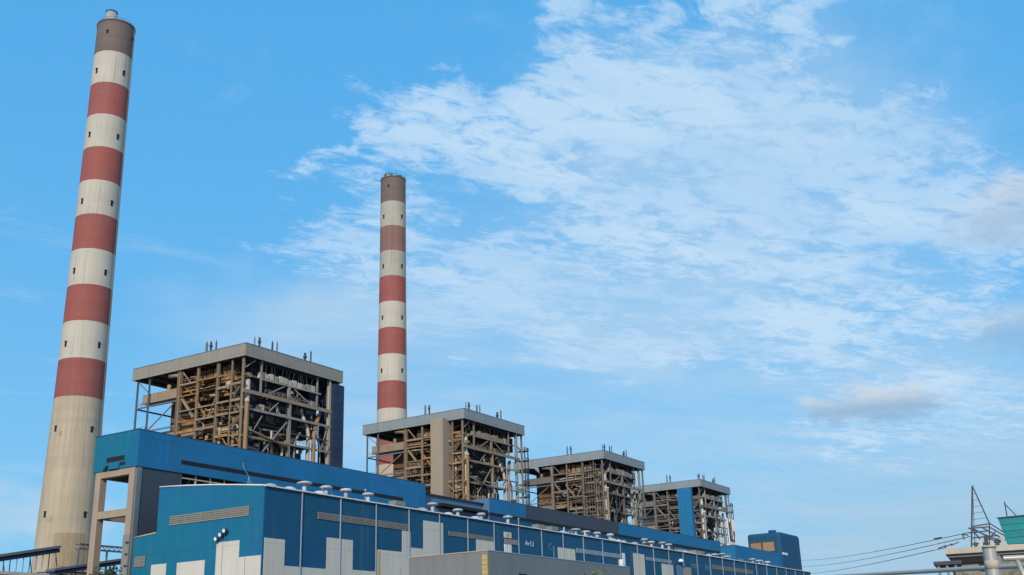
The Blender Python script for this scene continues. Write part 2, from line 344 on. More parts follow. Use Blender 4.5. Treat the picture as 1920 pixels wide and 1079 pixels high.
def lathe(name, parent, rz, mt, seg=48, cx=0, cy=0, cap=True):
    v = []; f = []
    for r, z in rz:
        for k in range(seg):
            a = 2*math.pi*k/seg; v.append((cx+r*math.cos(a), cy+r*math.sin(a), z))
    for i in range(len(rz)-1):
        for k in range(seg): f.append((i*seg+k, i*seg+(k+1) % seg, (i+1)*seg+(k+1) % seg, (i+1)*seg+k))
    if cap: f.append(tuple(range((len(rz)-1)*seg, len(rz)*seg)))
    return mesh(name, parent, v, f, mt, True)

# ------------------------------------------------------------------ ground
g = mesh('ground', None, [(-3000, -3000, 0), (6000, -3000, 0), (6000, 6000, 0), (-3000, 6000, 0)], [(0, 1, 2, 3)], 'ground')
tag(g, None, None, kind='structure')

# ------------------------------------------------------------------ chimneys
def chimney(name, cx, cy, rz, bands, label, second):
    root = thing(name, (cx, cy, 0), label, 'chimney', 'tall striped chimneys')
    def rad(z):
        for (z0, r0_), (z1, r1_) in zip(rz, rz[1:]):
            if z0 <= z <= z1: return r0_ + (r1_-r0_)*(z-z0)/(z1-z0)
        return rz[-1][1]
    zb = bands[-1]
    zs = [0, 10, 20, 30, 45, 60, 75, 90, zb]
    lathe('concrete_shaft', root, [(rad(z), z) for z in zs], 'concrete', 64, cap=False)
    bz = bands[:]
    for i, (zt, zbt) in enumerate(zip(bz, bz[1:])):
        red = i % 2 == 0
        if second: mt = ['red_sooty', 'white_dusty', 'red_dusty', 'white_dusty', 'red', 'white', 'red', 'white', 'red', 'white', 'red'][i]
        else: mt = ['red_sooty', 'white', 'red', 'white', 'red', 'white', 'red', 'white', 'red', 'white', 'red'][i]
        lathe('red_band' if red else 'white_band', root, [(rad(zbt)+0.03, zbt), (rad((zt+zbt)/2)+0.03, (zt+zbt)/2), (rad(zt)+0.03, zt)], mt, 64, cap=False)
    zt = bands[0]; rt_ = rad(zt)
    lathe('rim', root, [(rt_, zt), (rt_+0.25, zt), (rt_+0.25, zt+0.7), (rt_-0.7, zt+0.7), (rt_-0.7, zt-1.5)], 'red_sooty', 64, cap=False)
    lathe('cap_slab', root, [(rt_-0.72, zt-0.4), (rt_-0.72, zt+0.2), (0.1, zt+0.3)], 'deck', 48)
    # steel flues standing out of the shaft
    tc = math.atan2(-cy, -cx)                       # bearing to the camera side
    for k, (da, dr, h) in enumerate([(-100, 2.6, 8.5), (80, 3.4, 1.0)] if not second else [(-95, 2.8, 4.0), (85, 2.9, 3.0)]):
        a = tc + R(da); fx, fy = dr*math.cos(a), dr*math.sin(a)
        fl = lathe('flue', root, [(2.35, zt), (2.35, zt+h), (2.05, zt+h), (2.05, zt+h-1.0)], 'flue', 32, fx, fy, cap=False)
        lathe('flue_lip', fl, [(2.4, zt+h-0.35), (2.6, zt+h-0.3), (2.6, zt+h+0.02), (2.4, zt+h+0.04)], 'steel_dark', 32, fx, fy, cap=False)
    # lightning rods and guard rail
    nr = 14
    for k in range(nr):
        a = 2*math.pi*k/nr
        p = Vector(((rt_-0.3)*math.cos(a), (rt_-0.3)*math.sin(a), zt+0.7))
        cyl('lightning_rod' if k % 3 == 0 else 'rail_post', root, p, p+Vector((0, 0, 3.2 if k % 3 == 0 and second else 1.2)), 0.09 if second else 0.06, 'steel_dark')
    pts = [((rt_-0.3)*math.cos(2*math.pi*k/32), (rt_-0.3)*math.sin(2*math.pi*k/32), zt+1.85) for k in range(33)]
    tube('guard_rail', root, pts, 0.06, 'steel_dark', 6)
    if second:      # bent rail and davit on the mouth
        tube('davit', root, [(-5, 2, zt+.7), (-5, 2, zt+4.2), (-3.8, 1.2, zt+5.0), (-1.0, -1.0, zt+4.4)], 0.16, 'steel_dark', 8)
        tube('davit', root, [(3.0, -3.5, zt+.7), (3.0, -3.5, zt+3.4), (1.2, -2.5, zt+4.0)], 0.14, 'steel_dark', 8)
    # hooded openings, four round the shaft in every white band and below
    rows = [(bands[0]-6.0, 0)] + [(z, 0) for z in [bands[k]-9.5 for k in range(1, len(bands)-1, 2)]] + [(93.0, 0), (60.5, 0)]
    offs = (-50, 36, 126, 216) if not second else (-46, 42, 132, 222)
    for j, (z, _) in enumerate(rows):
        for k, d in enumerate(offs):
            a = tc + R(d) + (R(24) if j == 0 else 0); r = rad(z)
            n = Vector((math.cos(a), math.sin(a), 0)); s = Vector((-math.sin(a), math.cos(a), 0)); c = n*r + Vector((0, 0, z))
            w, h = 0.5, (1.1 if j else 0.7)
            V = []
            for dn in (-0.3, 0.14):
                for su, sz in ((-1, -1), (1, -1), (1, 1), (-1, 1)): V.append(c + n*dn + s*(w*su) + Vector((0, 0, h*sz)))
            op = mesh('vent_opening', root, V, [(4, 5, 6, 7), (0, 1, 5, 4), (1, 2, 6, 5), (2, 3, 7, 6), (3, 0, 4, 7)], 'black')
            bar('hood', op, c + n*0.25 + s*-0.62 + Vector((0, 0, h+.1)), c + n*0.25 + s*0.62 + Vector((0, 0, h+.1)), 0.5, 0.12, 'concrete_dark' if j > 5 else 'steel_dark')
        if not second and j >= 6:      # worn round repair mark beside the lower openings
            a = tc + R(-36); r = rad(z) + 0.03
            V = []
            for k in range(14):
                t = 2*math.pi*k/14; aa = a + 0.10*math.cos(t)
                V.append((math.cos(aa)*(rad(z+1.2*math.sin(t))+.05), math.sin(aa)*(rad(z+1.2*math.sin(t))+.05), z-2.0+1.1*math.sin(t)))
            mesh('repair_patch', root, V, [tuple(range(14))], 'concrete_dark')
    # ladder rails added where the shaft's right edge has only a shading strip
    a = tc + R(66); n = Vector((math.cos(a), math.sin(a), 0)); s = Vector((-math.sin(a), math.cos(a), 0))
    def at(z, o, dn): return n*(rad(z)+dn) + s*o + Vector((0, 0, z))
    for o_ in (-0.45, 0.45):
        tube('added_ladder_rail', root, [at(z, o_, 0.35) for z in range(20, int(zt), 25)] + [at(zt, o_, 0.35)], 0.07, 'steel_grey', 5)
    if not second:
        # darker rendered panel at the foot of the shaft
        V = []; F = []
        nn = 10
        for i in range(nn+1):
            aa = tc + R(-22 + i*62/nn)
            for z in (20, 53.5): V.append((math.cos(aa)*(rad(z)+.06), math.sin(aa)*(rad(z)+.06), z))
        for i in range(nn): F.append((i*2, i*2+2, i*2+3, i*2+1))
        mesh('rendered_panel', root, V, F, 'concrete_dark', True)
    return root
B1 = [274.0 - 15.3*i for i in range(12)]
chimney('chimney', 268.5, 367, [(0, 12.8), (20, 11.6), (45, 10.6), (75, 9.95), (107, 9.25), (162, 8.6), (211, 8.2), (275, 7.9)], B1,
        'tallest red and white striped chimney on plain concrete base at far left', False)
B2 = [273.5 - 15.3*i for i in range(12)]
chimney('chimney', 467, 367, [(0, 11), (60, 9.3), (100, 8.6), (131, 8.2), (157, 8.0), (220, 7.5), (275, 7.3)], B2,
        'smaller striped chimney rising behind the second boiler house', True)

# ------------------------------------------------------------------ boiler houses
LX, LY = 38.5, 43.5
def fascia(root, mt, nx=6, ny=7):
    z0, z1 = 80.5, 83.8
    for i in range(nx):
        a, b = LX*i/nx, LX*(i+1)/nx
        for y in (0, LY-0.2): box('fascia_panel', root, a+(.0 if i == 0 else .015), b-.015, y, y+0.2, z0, z1, mt)
    for i in range(ny):
        a, b = 0.2+(LY-.4)*i/ny, 0.2+(LY-.4)*(i+1)/ny
        for x in (0, LX-0.2): box('fascia_panel', root, x, x+0.2, a+.01, b-.02, z0, z1, mt)
    for a_, b_, c_, d_ in ((-.07, LX+.07, -.07, .28), (-.07, LX+.07, LY-.28, LY+.07), (-.07, .28, .29, LY-.29), (LX-.28, LX+.07, .29, LY-.29)): box('cap_flashing', root, a_, b_, c_, d_, z1, z1+.16, 'steel_blue')
    box('roof_deck', root, 0.2, LX-0.2, 0.2, LY-0.2, 82.9, 83.5, 'deck')
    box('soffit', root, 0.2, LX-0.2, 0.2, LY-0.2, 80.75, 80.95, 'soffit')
    for i in range(9):
        y = 2.5 + i*4.8; bar('purlin', root, (0.3, y, 80.5), (LX-.3, y, 80.5), 0.3, 0.5, 'steel_dark')
STACKS = [(4, 19, 87.9, .55), (4, 17.3, 88.1, .45), (4, 15.3, 87.7, .35), (7, 4, 87.3, .3), (8.8, 4, 88.0, .45), (13.7, 4, 87.7, .4), (15.5, 4, 87.9, .35), (26.7, 4, 87.6, .55), (29.1, 4, 88.4, .35)]
def stacks(root, far):
    for k, (x, y, z, r) in enumerate(STACKS):
        if far and k == 2: continue
        s = cyl('vent_stack', root, (x, y, 83.4), (x, y, z), r*.62, 'steel_dark' if k % 3 else 'steel_blue')
        if k in (1, 4, 7): cyl('stack_cowl', s, (x, y, z-1.5), (x, y, z-0.9), r*.95, 'steel_dark')
        else: cyl('stack_tip', s, (x, y, z), (x, y, z+.5), r*.3, 'steel_dark')
    # a leaning silencer with its stay
    bar('stay', root, (27.6, 4, 83.5), (26.7, 4, 86.6), .15, .15, 'steel_dark')

def railing(root, p, q, mt='steel_tan', name='handrail'):
    """posts and two rails as one light piece"""
    p, q = Vector(p), Vector(q); d = q-p; n = max(2, int(d.length/1.6)); V = []; F = []
    def seg(a, b, w):
        dd = (b-a).normalized(); ref = Vector((0, 0, 1)) if abs(dd.z) < .9 else Vector((1, 0, 0))
        x = ref.cross(dd).normalized()*w; y = dd.cross(x).normalized()*w; k = len(V)
        for c in (a, b): V.extend([c+x+y, c-x+y, c-x-y, c+x-y])
        for i in range(4): F.append((k+i, k+(i+1) % 4, k+4+(i+1) % 4, k+4+i))
    for h in (0.55, 1.1): seg(p+Vector((0, 0, h)), q+Vector((0, 0, h)), 0.045)
    for i in range(n+1): c = p + d*i/n; seg(c, c+Vector((0, 0, 1.1)), 0.045)
    return mesh(name, root, [tuple(v) for v in V], F, mt)

def boiler(idx, x0, label, pal):
    rng = random.Random(40+idx)
    root = thing('boiler_house', (x0, 202.6, 0), label, 'boiler house', 'open steel boiler houses in a row')
    far = idx > 0
    fascia(root, pal['fascia']); stacks(root, far)
    st, st2, lag, lag2, pipe = pal['steel'], pal['steel2'], pal['lag'], pal['lag2'], pal['pipe']
    R_ = rng.random; U_ = rng.uniform; CH = rng.choice
    # ---- columns (each one its own part)
    for y, w in ((1.4, .52), (5.4, .38), (10.5, .68), (18.0, .58), (25.0, 1.05), (37.2, .4), (42.0, .42)):
        bar('column', root, (0.9, y, 0), (0.9, y, 80.5), w, w, 'steel_blue' if y > 36 else st, 'ibeam')
    for x, z0, z1, w, m_ in ((18.0, 0, 71.0, .8, st2), (7.0, 71.8, 80.5, .45, st2), (28.8, 71.8, 80.5, .42, st2), (33.8, 0, 80.5, .85, pal['case']), (37.6, 0, 80.5, .55, st2)):
        bar('column', root, (x, 1.0, z0), (x, 1.0, z1), w, w, m_, 'ibeam')
    for x in (18.0, 29.5, 37.6):
        for y in (12, 25, 37, 42.3): bar('column', root, (x, y, 0), (x, y, 80.5), 0.7, 0.7, 'steel_dark', 'ibeam')
    # ---- left (gable) side floors
    levels = [76.3, 73.4, 69.0, 66.2, 63.4, 60.3, 57.2, 53.5, 50.0]
    ys = [1.4, 5.4, 10.5, 18.0, 25.0]
    for k, z in enumerate(levels):
        for a, b in zip(ys, ys[1:]):
            dz = U_(-.35, .35)
            if R_() < 0.80:
                bar('beam', root, (0.55, a+.3, z+dz), (0.55, b-.3, z+dz+U_(-.05, .05)), .3, CH([.3, .38, .5, .7]), CH([st, st, lag]))
            if R_() < 0.65:
                box('floor_grating', root, 1.2, U_(3.2, 5.0), a+.3, b-.3, z+dz+.28, z+dz+.42, CH(['steel_dark', lag2, 'steel_dark']))
            if R_() < 0.22: railing(root, (0.45, a+.4, z+dz+.4), (0.45, b-.4, z+dz+.4), st)
            for _ in range(CH([1, 1, 2])):   # deeper lagged girders and ducts, one behind the other
                h = U_(.35, 1.3); x = U_(1.7, 4.2); zz = z+U_(-2.0, -.4)
                box('lagged_duct', root, x, x+U_(.6, 1.4), a-U_(0, .8), b+U_(0, .8), zz, zz+h, CH([lag, lag, lag2, st]))
    # short members, struts and small pipes that fill the bays
    for k in range(75 if not far else 60):
        y = U_(2, 23); z = U_(50, 79); x = U_(1.6, 5.0)
        t = k % 5
        if t == 0: bar('strut', root, (x, y, z), (x, y+U_(1.5, 4), z+U_(-3.2, 3.2)), .24, .24, CH([st, lag, 'steel_dark']))
        elif t == 1: cyl('small_pipe', root, (x, y, z-U_(2, 7)), (x, y, z), U_(.1, .26), CH([st, pipe, lag, lag2]))
        elif t == 2: cyl('small_pipe', root, (x, y, z), (x, min(24.5, y+U_(2, 8)), z+U_(-.4, .4)), U_(.12, .3), CH([lag, st, pipe]))
        elif t == 3: cyl('valve_body', root, (x, y, z), (x, y+U_(.6, 1.6), z), U_(.35, .75), CH([lag, lag2, pipe]))
        else: tube('small_bend', root, bend((x, y, z-3), (x, y, z), (x, y+2.6, z+.2), 1.1), U_(.16, .34), CH([lag, pipe, st]))
    # open corner bay, sky seen through it
    box('air_duct', root, 1.6, 5.2, 25.9, 40.5, 73.6, 76.2, st)
    cyl('duct_stub', root, (2.5, 31, 76.2), (2.5, 31, 77.8), .6, st)
    for z in (72.4, 65.5):
        bar('beam', root, (0.9, 25.8, z), (0.9, 36.8, z), .3, .4, 'steel_blue'); bar('beam', root, (0.9, 37.5, z), (0.9, 41.7, z), .3, .4, 'steel_blue')
        railing(root, (0.7, 37.5, z+.2), (0.7, 41.7, z+.2), 'steel_blue')
        bar('beam', root, (1.2, 42.3, z), (17.6, 42.3, z), .3, .4, 'steel_dark')
    bar('brace', root, (0.9, 36.6, 65.8), (0.9, 27.0, 71.8), .26, .26, st)
    bar('brace', root, (0.9, 41.6, 79.8), (0.9, 37.8, 76.6), .2, .2, 'steel_blue')
    bar('brace', root, (0.9, 24.0, 80.0), (0.9, 21.0, 76.6), .28, .28, st)
    bar('brace', root, (1.3, 24.3, 73.0), (1.3, 19.4, 67.0), .6, .6, st)
    bar('brace', root, (1.3, 14.8, 66.6), (1.3, 19.0, 72.0), .5, .4, lag)
    bar('brace', root, (1.3, 13.6, 66.8), (1.3, 11.2, 71.6), .3, .3, lag)
    bar('brace', root, (0.9, 5.8, 57.5), (0.9, 10.1, 63.0), .26, .26, st)
    bar('brace', root, (0.9, 1.8, 77.2), (4.8, 1.1, 80.3), .25, .25, st2)
    box('lower_duct', root, 2.4, 6.0, 25.6, 33.0, 62.2, 65.0, CH([st, 'steel_grey']))
    # ---- furnace inside
    box('furnace_wall', root, 6.4, 26.0, 5.5, 24.0, 8, 79.6, 'shaded_lagging')
    for k in range(17):
        z = 46 + k*2.05 + U_(-.4, .4)
        box('buckstay', root, 5.9, 6.4, 5.3+U_(0, 3), 24.2-U_(0, 3), z, z+U_(.35, .9), CH([lag, lag, lag2, st]))
        if k % 2: box('buckstay', root, 6.0+U_(0, 6), 26.2, 5.1, 5.5, z, z+.5, CH(['steel_dark', 'steel_dark', lag2]))
    # upper brown casing below the roof
    for k in range(6):
        y = 7.5 + k*2.6; box('penthouse_panel', root, 3.4, 5.6, y, y+U_(1.6, 2.4), 76.9, 80.4-U_(0, .9), CH([lag2, lag2, 'brown', lag, 'copper'] if idx < 3 else [lag2, 'steel_far']))
    tube('bent_duct', root, bend((1.4, 25.2, 74), (1.4, 25.2, 79.6), (1.4, 29.8, 79.9), 2.2), 0.6, st)
    for k in range(4):
        y = 20 - 5*k; z = 58 + k*3
        tube('coal_pipe', root, bend((2.0, y, 47), (2.0, y, z), (5.8, y+2, z+3), 1.6), 0.42, CH([lag, pipe, st]))
    # stair flights between the floors near the corner
    for k in range(5):
        z = 53.5 + k*4.2; a, b = (1.9, 5.0) if k % 2 else (5.0, 1.9)
        bar('stair_flight', root, (1.7, a, z), (1.7, b, z+3.6), 0.9, .22, st)
        railing(root, (1.3, a, z+.1), (1.3, b, z+3.7), st)
        box('stair_landing', root, 0.9, 3.2, 1.8, 5.1, z-.2, z-.02, 'steel_dark')
    if pal.get('dense'):     # close grid of scaffold-like access steel
        for y in [1.9+1.15*i for i in range(9)]:
            if R_() < .85: bar('access_post', root, (.35, y, 50), (.35, y, U_(76, 80)), .13, .13, CH([st, st, lag]))
        for z in [52+1.55*i for i in range(18)]:
            if R_() < .85: bar('access_ledger', root, (.2, U_(1.0, 2.5), z), (.2, U_(8.5, 11.5), z), .12, .14, CH([st, lag, 'steel_dark']))
    # ---- right (long) side
    bar('girder', root, (0.3, 0.6, 71.4), (35.2, 0.6, 71.4), .45, .95, st)
    bar('girder', root, (0.3, 0.6, 66.9), (35.2, 0.6, 67.1), .35, .6, st2)
    bar('girder', root, (0.3, 0.6, 59.7), (38.2, 0.6, 59.9), .35, .55, st)
    bar('girder', root, (0.3, 0.6, 75.7), (6.8, 2.6, 76.4), .3, .45, st2); bar('girder', root, (6.8, 0.8, 75.6), (30.0, 0.8, 75.8), .3, .4, st2)
    bar('girder', root, (0.3, 0.6, 55.0), (38.2, 0.6, 55.0), .4, .6, st2)
    bar('girder', root, (0.3, 0.6, 50.5), (38.2, 0.6, 50.5), .4, .6, 'steel_dark')
    bar('girder', root, (18.5, 0.6, 62.9), (33.3, 0.6, 63.0), .25, .35, 'steel_dark')
    railing(root, (18.5, .35, 60.2), (38, .35, 60.2), st2); railing(root, (8, .35, 71.9), (28, .35, 71.9), st2)
    for z in (71.2, 66.8, 59.6):
        for a, b in ((1.5, 9), (10, 17.4), (18.6, 26)):
            if R_() < .8: box('floor_grating', root, a, b, 1.0, U_(2.6, 4.8), z+.1, z+.24, 'steel_dark')
    for k in range(12):      # pale row of casing boxes under the roof
        x = 7.4 + k*1.78
        box('casing_box', root, x, x+U_(1.2, 1.66), 1.5, 2.8, 76.1+U_(0, .2), 77.5+U_(-.1, .7), CH([pal['case'], pal['case'], st2]))
    for k in range(20):     # hanger rods and dark tangle under the roof
        x = 5 + k*1.25; bar('hanger_rod', root, (x, 2.4, 77.6), (x+U_(-1.6, 1.6), 2.6, 80.6), .12, .12, CH([st2, 'steel_dark', pal['case']]))
    for a, b, w in (((9.8, 72.2), (15.8, 75.3), .3), ((26.0, 72.2), (19.5, 75.3), .3), ((17.2, 65.8), (8.6, 56.6), .3), ((10.5, 67.6), (14.0, 70.7), .24), ((31.0, 60.2), (33.2, 66.4), .22), ((4.0, 60.2), (8.0, 66.0), .2)):
        if far and R_() < .35: continue
        bar('brace', root, (a[0], 1.0, a[1]), (b[0], 1.0, b[1]), w, w, st2)
    bar('post', root, (17.6, 1.0, 72.0), (17.6, 1.0, 75.5), .8, .6, st2)
    # big vertical pipes
    cyl('main_pipe', root, (2.9, 1.6, 30), (2.9, 1.6, 74.8), .68, pipe); cyl('main_pipe', root, (1.2, -0.2, 30), (1.2, -0.2, 68.2), .52, pal['pipe2'])
    cyl('pipe_cap', root, (1.2, -0.2, 68.2), (1.2, -0.2, 68.9), .62, pipe)
    tube('main_pipe', root, bend((26.2, 1.4, 30), (26.2, 1.4, 65.0), (24.2, 3.0, 70.6), 2.0), .5, pipe)
    tube('main_pipe', root, bend((27.6, 0.7, 30), (27.6, 0.7, 64.5), (31.4, 2.4, 70.4), 2.0), .6, pal['pipe2'])
    tube('main_pipe', root, bend((16.6, 1.8, 30), (16.6, 1.8, 60), (12.0, 3.0, 61), 1.8), .36, pipe)
    tube('loop_pipe', root, bend((14.2, 2.2, 69.8), (15.2, 2.2, 67.4), (19.6, 2.6, 68.0), 1.4), .42, 'cream')
    tube('loop_pipe', root, bend((21.0, 1.6, 50), (21.0, 1.6, 61), (23.8, 2.2, 64), 1.4), .3, st2)
    tube('loop_pipe', root, bend((31.2, 1.6, 50), (31.2, 1.6, 61.5), (29.6, 2.0, 64.5), 1.2), .26, 'steel_grey')
    tube('feeder', root, bend((2.0, -.1, 61.4), (5.0, .2, 61.0), (16.8, .4, 59.0), 1.5), .3, 'copper' if not far else st)
    for k in range(40 if not far else 30):   # small members before and between the long side's columns
        x = U_(2, 32); z = U_(49, 79); y = U_(1.4, 4.6); t = k % 4
        if 25 < x and z < 63: continue
        if t == 0: bar('strut', root, (x, y, z), (x+U_(-3, 3), y, z+U_(1.5, 4)), .2, .2, CH([st2, 'steel_dark', st]))
        elif t == 1: cyl('small_pipe', root, (x, y, z-U_(2, 8)), (x, y, z), U_(.1, .24), CH([st2, pipe, lag, 'steel_dark']))
        elif t == 2: cyl('small_pipe', root, (x, y, z), (x+U_(2, 7), y, z+U_(-.5, .5)), U_(.1, .26), CH([lag, st2, pipe, lag2]))
        else: box('junction_box', root, x, x+U_(.5, 1.5), y, y+.8, z, z+U_(.5, 1.6), CH([lag2, st2, pal['case'], 'steel_dark']))
    for k in range(9):
        x = U_(4, 16); z = U_(48, 58); cyl('riser_pipe', root, (x, U_(1.6, 4), 40), (x, 3, z+U_(0, 8)), U_(.14, .4), CH([pipe, st2, 'steel_dark', lag, pipe]))
    for k in range(8):
        x = U_(4, 20); z = CH([53, 56, 57.6, 62, 64.5, 69, 73]); cyl('feed_pipe', root, (x, U_(1.8, 4), z), (x+U_(3, 7), 2.6, z-U_(-.9, .9)), U_(.15, .36), CH([pipe, st2, lag, lag2]))
    for k in range(14):
        x = U_(4, 33); z = CH([50.4, 55.2, 60.0, 67.2, 71.8, 71.8]); w = U_(.6, 2.0)
        box('equipment_box', root, x, x+w, 1.6, 3.2, z+.2, z+U_(.7, 2.2), CH([lag2, 'steel_dark', st2, 'brown', pal['case']]))
    if pal.get('dense') or idx == 3:
        for k in range(26):
            x = U_(3, 37); z = U_(50, 78)
            if k % 2: bar('access_post', root, (x, .3, z-U_(3, 8)), (x, .3, z), .14, .14, CH([st2, pal['case'], 'steel_dark']))
            else: bar('access_ledger', root, (x, .2, z), (min(38, x+U_(3, 9)), .2, z), .13, .16, CH([st2, pal['case'], 'steel_dark']))
    # rear ducts
    box('rear_duct', root, 8, 24, 25.5, 36, 62, 79.6, lag2)
    prism('duct_hopper', root, [(9, 62), (23.5, 62), (19, 54), (14, 54)], 26, 35.5, 'y', lag2)
    box('cross_duct', root, 26.6, 33.2, 5.0, 11.0, 64.2, 74.4, 'shaded_lagging'); box('cross_duct', root, 21.0, 25.9, 3.6, 5.0, 48, 58.5, 'steel_dark')
    box('steam_drum_casing', root, 29.0, 36.5, 4, 24, 74.5, 79.5, 'shaded_lagging')
    if pal.get('tower') == 'navy':
        for k in range(30):
            z = 1.0 + k*2.62
            box('tower_panel', root, 34.4, 38.75, -0.35, 5.2, z, z+2.54, 'navy')
    elif pal.get('tower') == 'beige':
        box('stair_tower', root, -2.6, 2.9, 7.0, 12.0, 0, 81.3, 'beige')
        for z in (79.0, 70.2, 61.8, 53.4): bar('tower_bracket', root, (3.0, 6.6, z), (3.0, 3.0, z), .25, .3, 'steel_dark')
    elif pal.get('tower') == 'blue':
        box('stair_tower', root, -2.0, 0.35, 4.6, 11.6, 0, 80.3, 'bunker_blue')
    # outboard platform tower at the far right corner
    if idx in (1, 3):
        for (x, y) in ((39.0, 0.6), (41.2, 0.6), (41.2, 3.4)): bar('platform_post', root, (x, y, 0), (x, y, 76.5), .3, .3, 'steel_dark')
        for z in (75, 71.5, 67.5, 63, 58.5):
            box('outboard_platform', root, 38.6, 41.5, 0.3, 3.8, z, z+.16, 'steel_dark'); railing(root, (38.7, .4, z+.1), (41.4, .4, z+.1), 'steel_dark'); railing(root, (41.4, .4, z+.1), (41.4, 3.7, z+.1), 'steel_dark')
    if idx == 3:
        box('pale_tank', root, 28, 39.5, -1.2, 4, 52.5, 55.5, 'trim')
        tube('return_pipe', root, bend((31, -1.0, 66), (31, -1.0, 57), (35.5, -1.0, 57.2), 2) + [(36, -1, 60), (35.8, -1, 62)], .4, 'steel_dark')
        for x in (30, 33, 36.5, 38.6): cyl('white_riser', root, (x, -.5, 55.4), (x, -.2, 68), .35, 'trim')
    if idx == 2:      # torn fascia corner and loose strip
        mesh('torn_sheet', root, [(-.05, 37, 80.6), (-.05, 31, 80.4), (-.3, 30.4, 77.8), (-.1, 33, 80.0)], [(0, 1, 2, 3)], 'fascia_cool')
    if idx == 1:
        tube('jib_arm', root, [(41, 3, 75), (42.5, 6, 78), (44.5, 10, 79)], .2, 'steel_blue', 6)
    return root
P1 = dict(fascia='fascia_warm', steel='steel_tan', steel2='steel_grey', lag='ochre', lag2='brown', pipe='cream', pipe2='copper', case='cream', tower='navy')
P2 = dict(fascia='fascia_cool', steel='steel_tan', steel2='steel_tan', lag='ochre', lag2='brown', pipe='cream', pipe2='copper', case='steel_grey', tower='beige')
P3 = dict(fascia='fascia_cool', steel='steel_far', steel2='steel_far', lag='steel_tan', lag2='brown', pipe='cream', pipe2='steel_tan', case='steel_grey', tower=None, dense=True)
P4 = dict(fascia='fascia_cool', steel='steel_far', steel2='steel_grey', lag='steel_far', lag2='steel_dark', pipe='trim', pipe2='steel_grey', case='steel_blue', tower='blue')
boiler(0, 196.5, 'nearest and largest open boiler house with navy clad right corner', P1)
boiler(1, 296.5, 'second boiler house with beige stair tower up its front edge', P2)
boiler(2, 396.5, 'third boiler house with bare rusty frame and no stair tower', P3)
boiler(3, 496.5, 'farthest boiler house with bright blue stair tower', P4)

# ------------------------------------------------------------------ bunker bay (long blue gallery in front of the boilers)
BY = 185.0
bk = thing('bunker_gallery', (150.6, BY, 0), 'long raised bright blue gallery running below the four boiler houses', 'gallery')
def bw(x): return x - 150.6
BZ0, BZ1 = 43.8, 51.5
# first section, cladding panel by panel
n = 11
for i in range(n):
    a, b = bw(150.6) + 100.2*i/n, bw(150.6) + 100.2*(i+1)/n
    box('cladding_panel', bk, a, b-.03, 0, 0.2, BZ0, BZ1, 'bunker_blue')
for i in range(2):
    a, b = 0.2+6.8*i, 0.2+6.8*(i+1)
    box('end_panel', bk, -0.02, 0.2, a+.0, b-.02, BZ0-(.0 if i == 0 else .0), BZ1, 'teal')
box('roof', bk, 0.2, 100.2, 0.2, 13.8, BZ1-.3, BZ1-.05, 'deck')
box('parapet_coping', bk, -.1, 100.25, -.06, 0.26, BZ1, BZ1+.14, 'steel_dark')
box('parapet_coping', bk, -.1, 0.26, 0.27, 13.8, BZ1, BZ1+.14, 'steel_dark')
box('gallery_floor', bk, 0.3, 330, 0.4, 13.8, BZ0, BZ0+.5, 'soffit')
box('rear_wall', bk, 0.3, 330, 13.6, 13.8, BZ0, BZ1-.3, 'slate')
box('end_panel', bk, 99.98, 100.18, 0.22, 13.5, BZ0, BZ1, 'bunker_blue')
# strip windows
def strip(x0_, x1_, z0_, z1_, y=-0.05, step=4.2, mt='black'):
    x = x0_
    while x < x1_ - .5:
        e = min(x+step, x1_); box('strip_window', bk, bw(x), bw(e)-.12, y, 0.0, z0_, z1_, mt); x = e
strip(162.3, 240.5, 45.7, 46.6)
# openings in the end wall
for y0, y1, z0, z1 in ((4.0, 9.6, 45.55, 46.55), (8.6, 9.9, 44.0, 44.9), (9.2, 10.4, 43.8, 44.4), (3.6, 5.2, 44.55, 45.15)):
    box('end_opening', bk, -0.10, -0.02, y0, y1, z0, z1, 'black')
box('hanging_duct', bk, -0.35, -0.02, 5.3, 8.4, 43.9, 45.0, 'teal')
# supporting frame at the end
for y0 in (0.55, 11.2):
    box('frame_column', bk, 0.1, 1.7, y0, y0+1.7, 0, 43.7, 'frame_tan'); box('frame_column', bk, 9.0, 10.4, y0, y0+1.5, 0, 43.7, 'frame_tan')
box('frame_beam', bk, 0.15, 1.6, 2.3, 11.15, 42.4, 43.75, 'frame_tan')
box('frame_beam', bk, 0.15, 1.6, 2.3, 11.15, 33.9, 35.4, 'frame_tan')
box('frame_beam', bk, 9.1, 10.3, 2.3, 11.15, 33.9, 35.4, 'frame_tan'); box('frame_beam', bk, 9.1, 10.3, 2.3, 11.15, 42.4, 43.75, 'frame_tan')
for y0 in (0.8, 11.6): box('frame_beam', bk, 1.75, 8.95, y0, y0+.9, 34.0, 35.3, 'frame_tan'); box('frame_beam', bk, 1.75, 8.95, y0, y0+.9, 42.5, 43.7, 'frame_tan')
box('column_casing', bk, 0.0, 1.75, 0.42, 2.4, 0, 30.0, 'frame_grey')
for k in range(5): box('cable_bracket', bk, -.2, 0.0, 0.5+.1*(k % 2), 1.3, 19+k*2.3, 19.35+k*2.3, 'steel_dark')
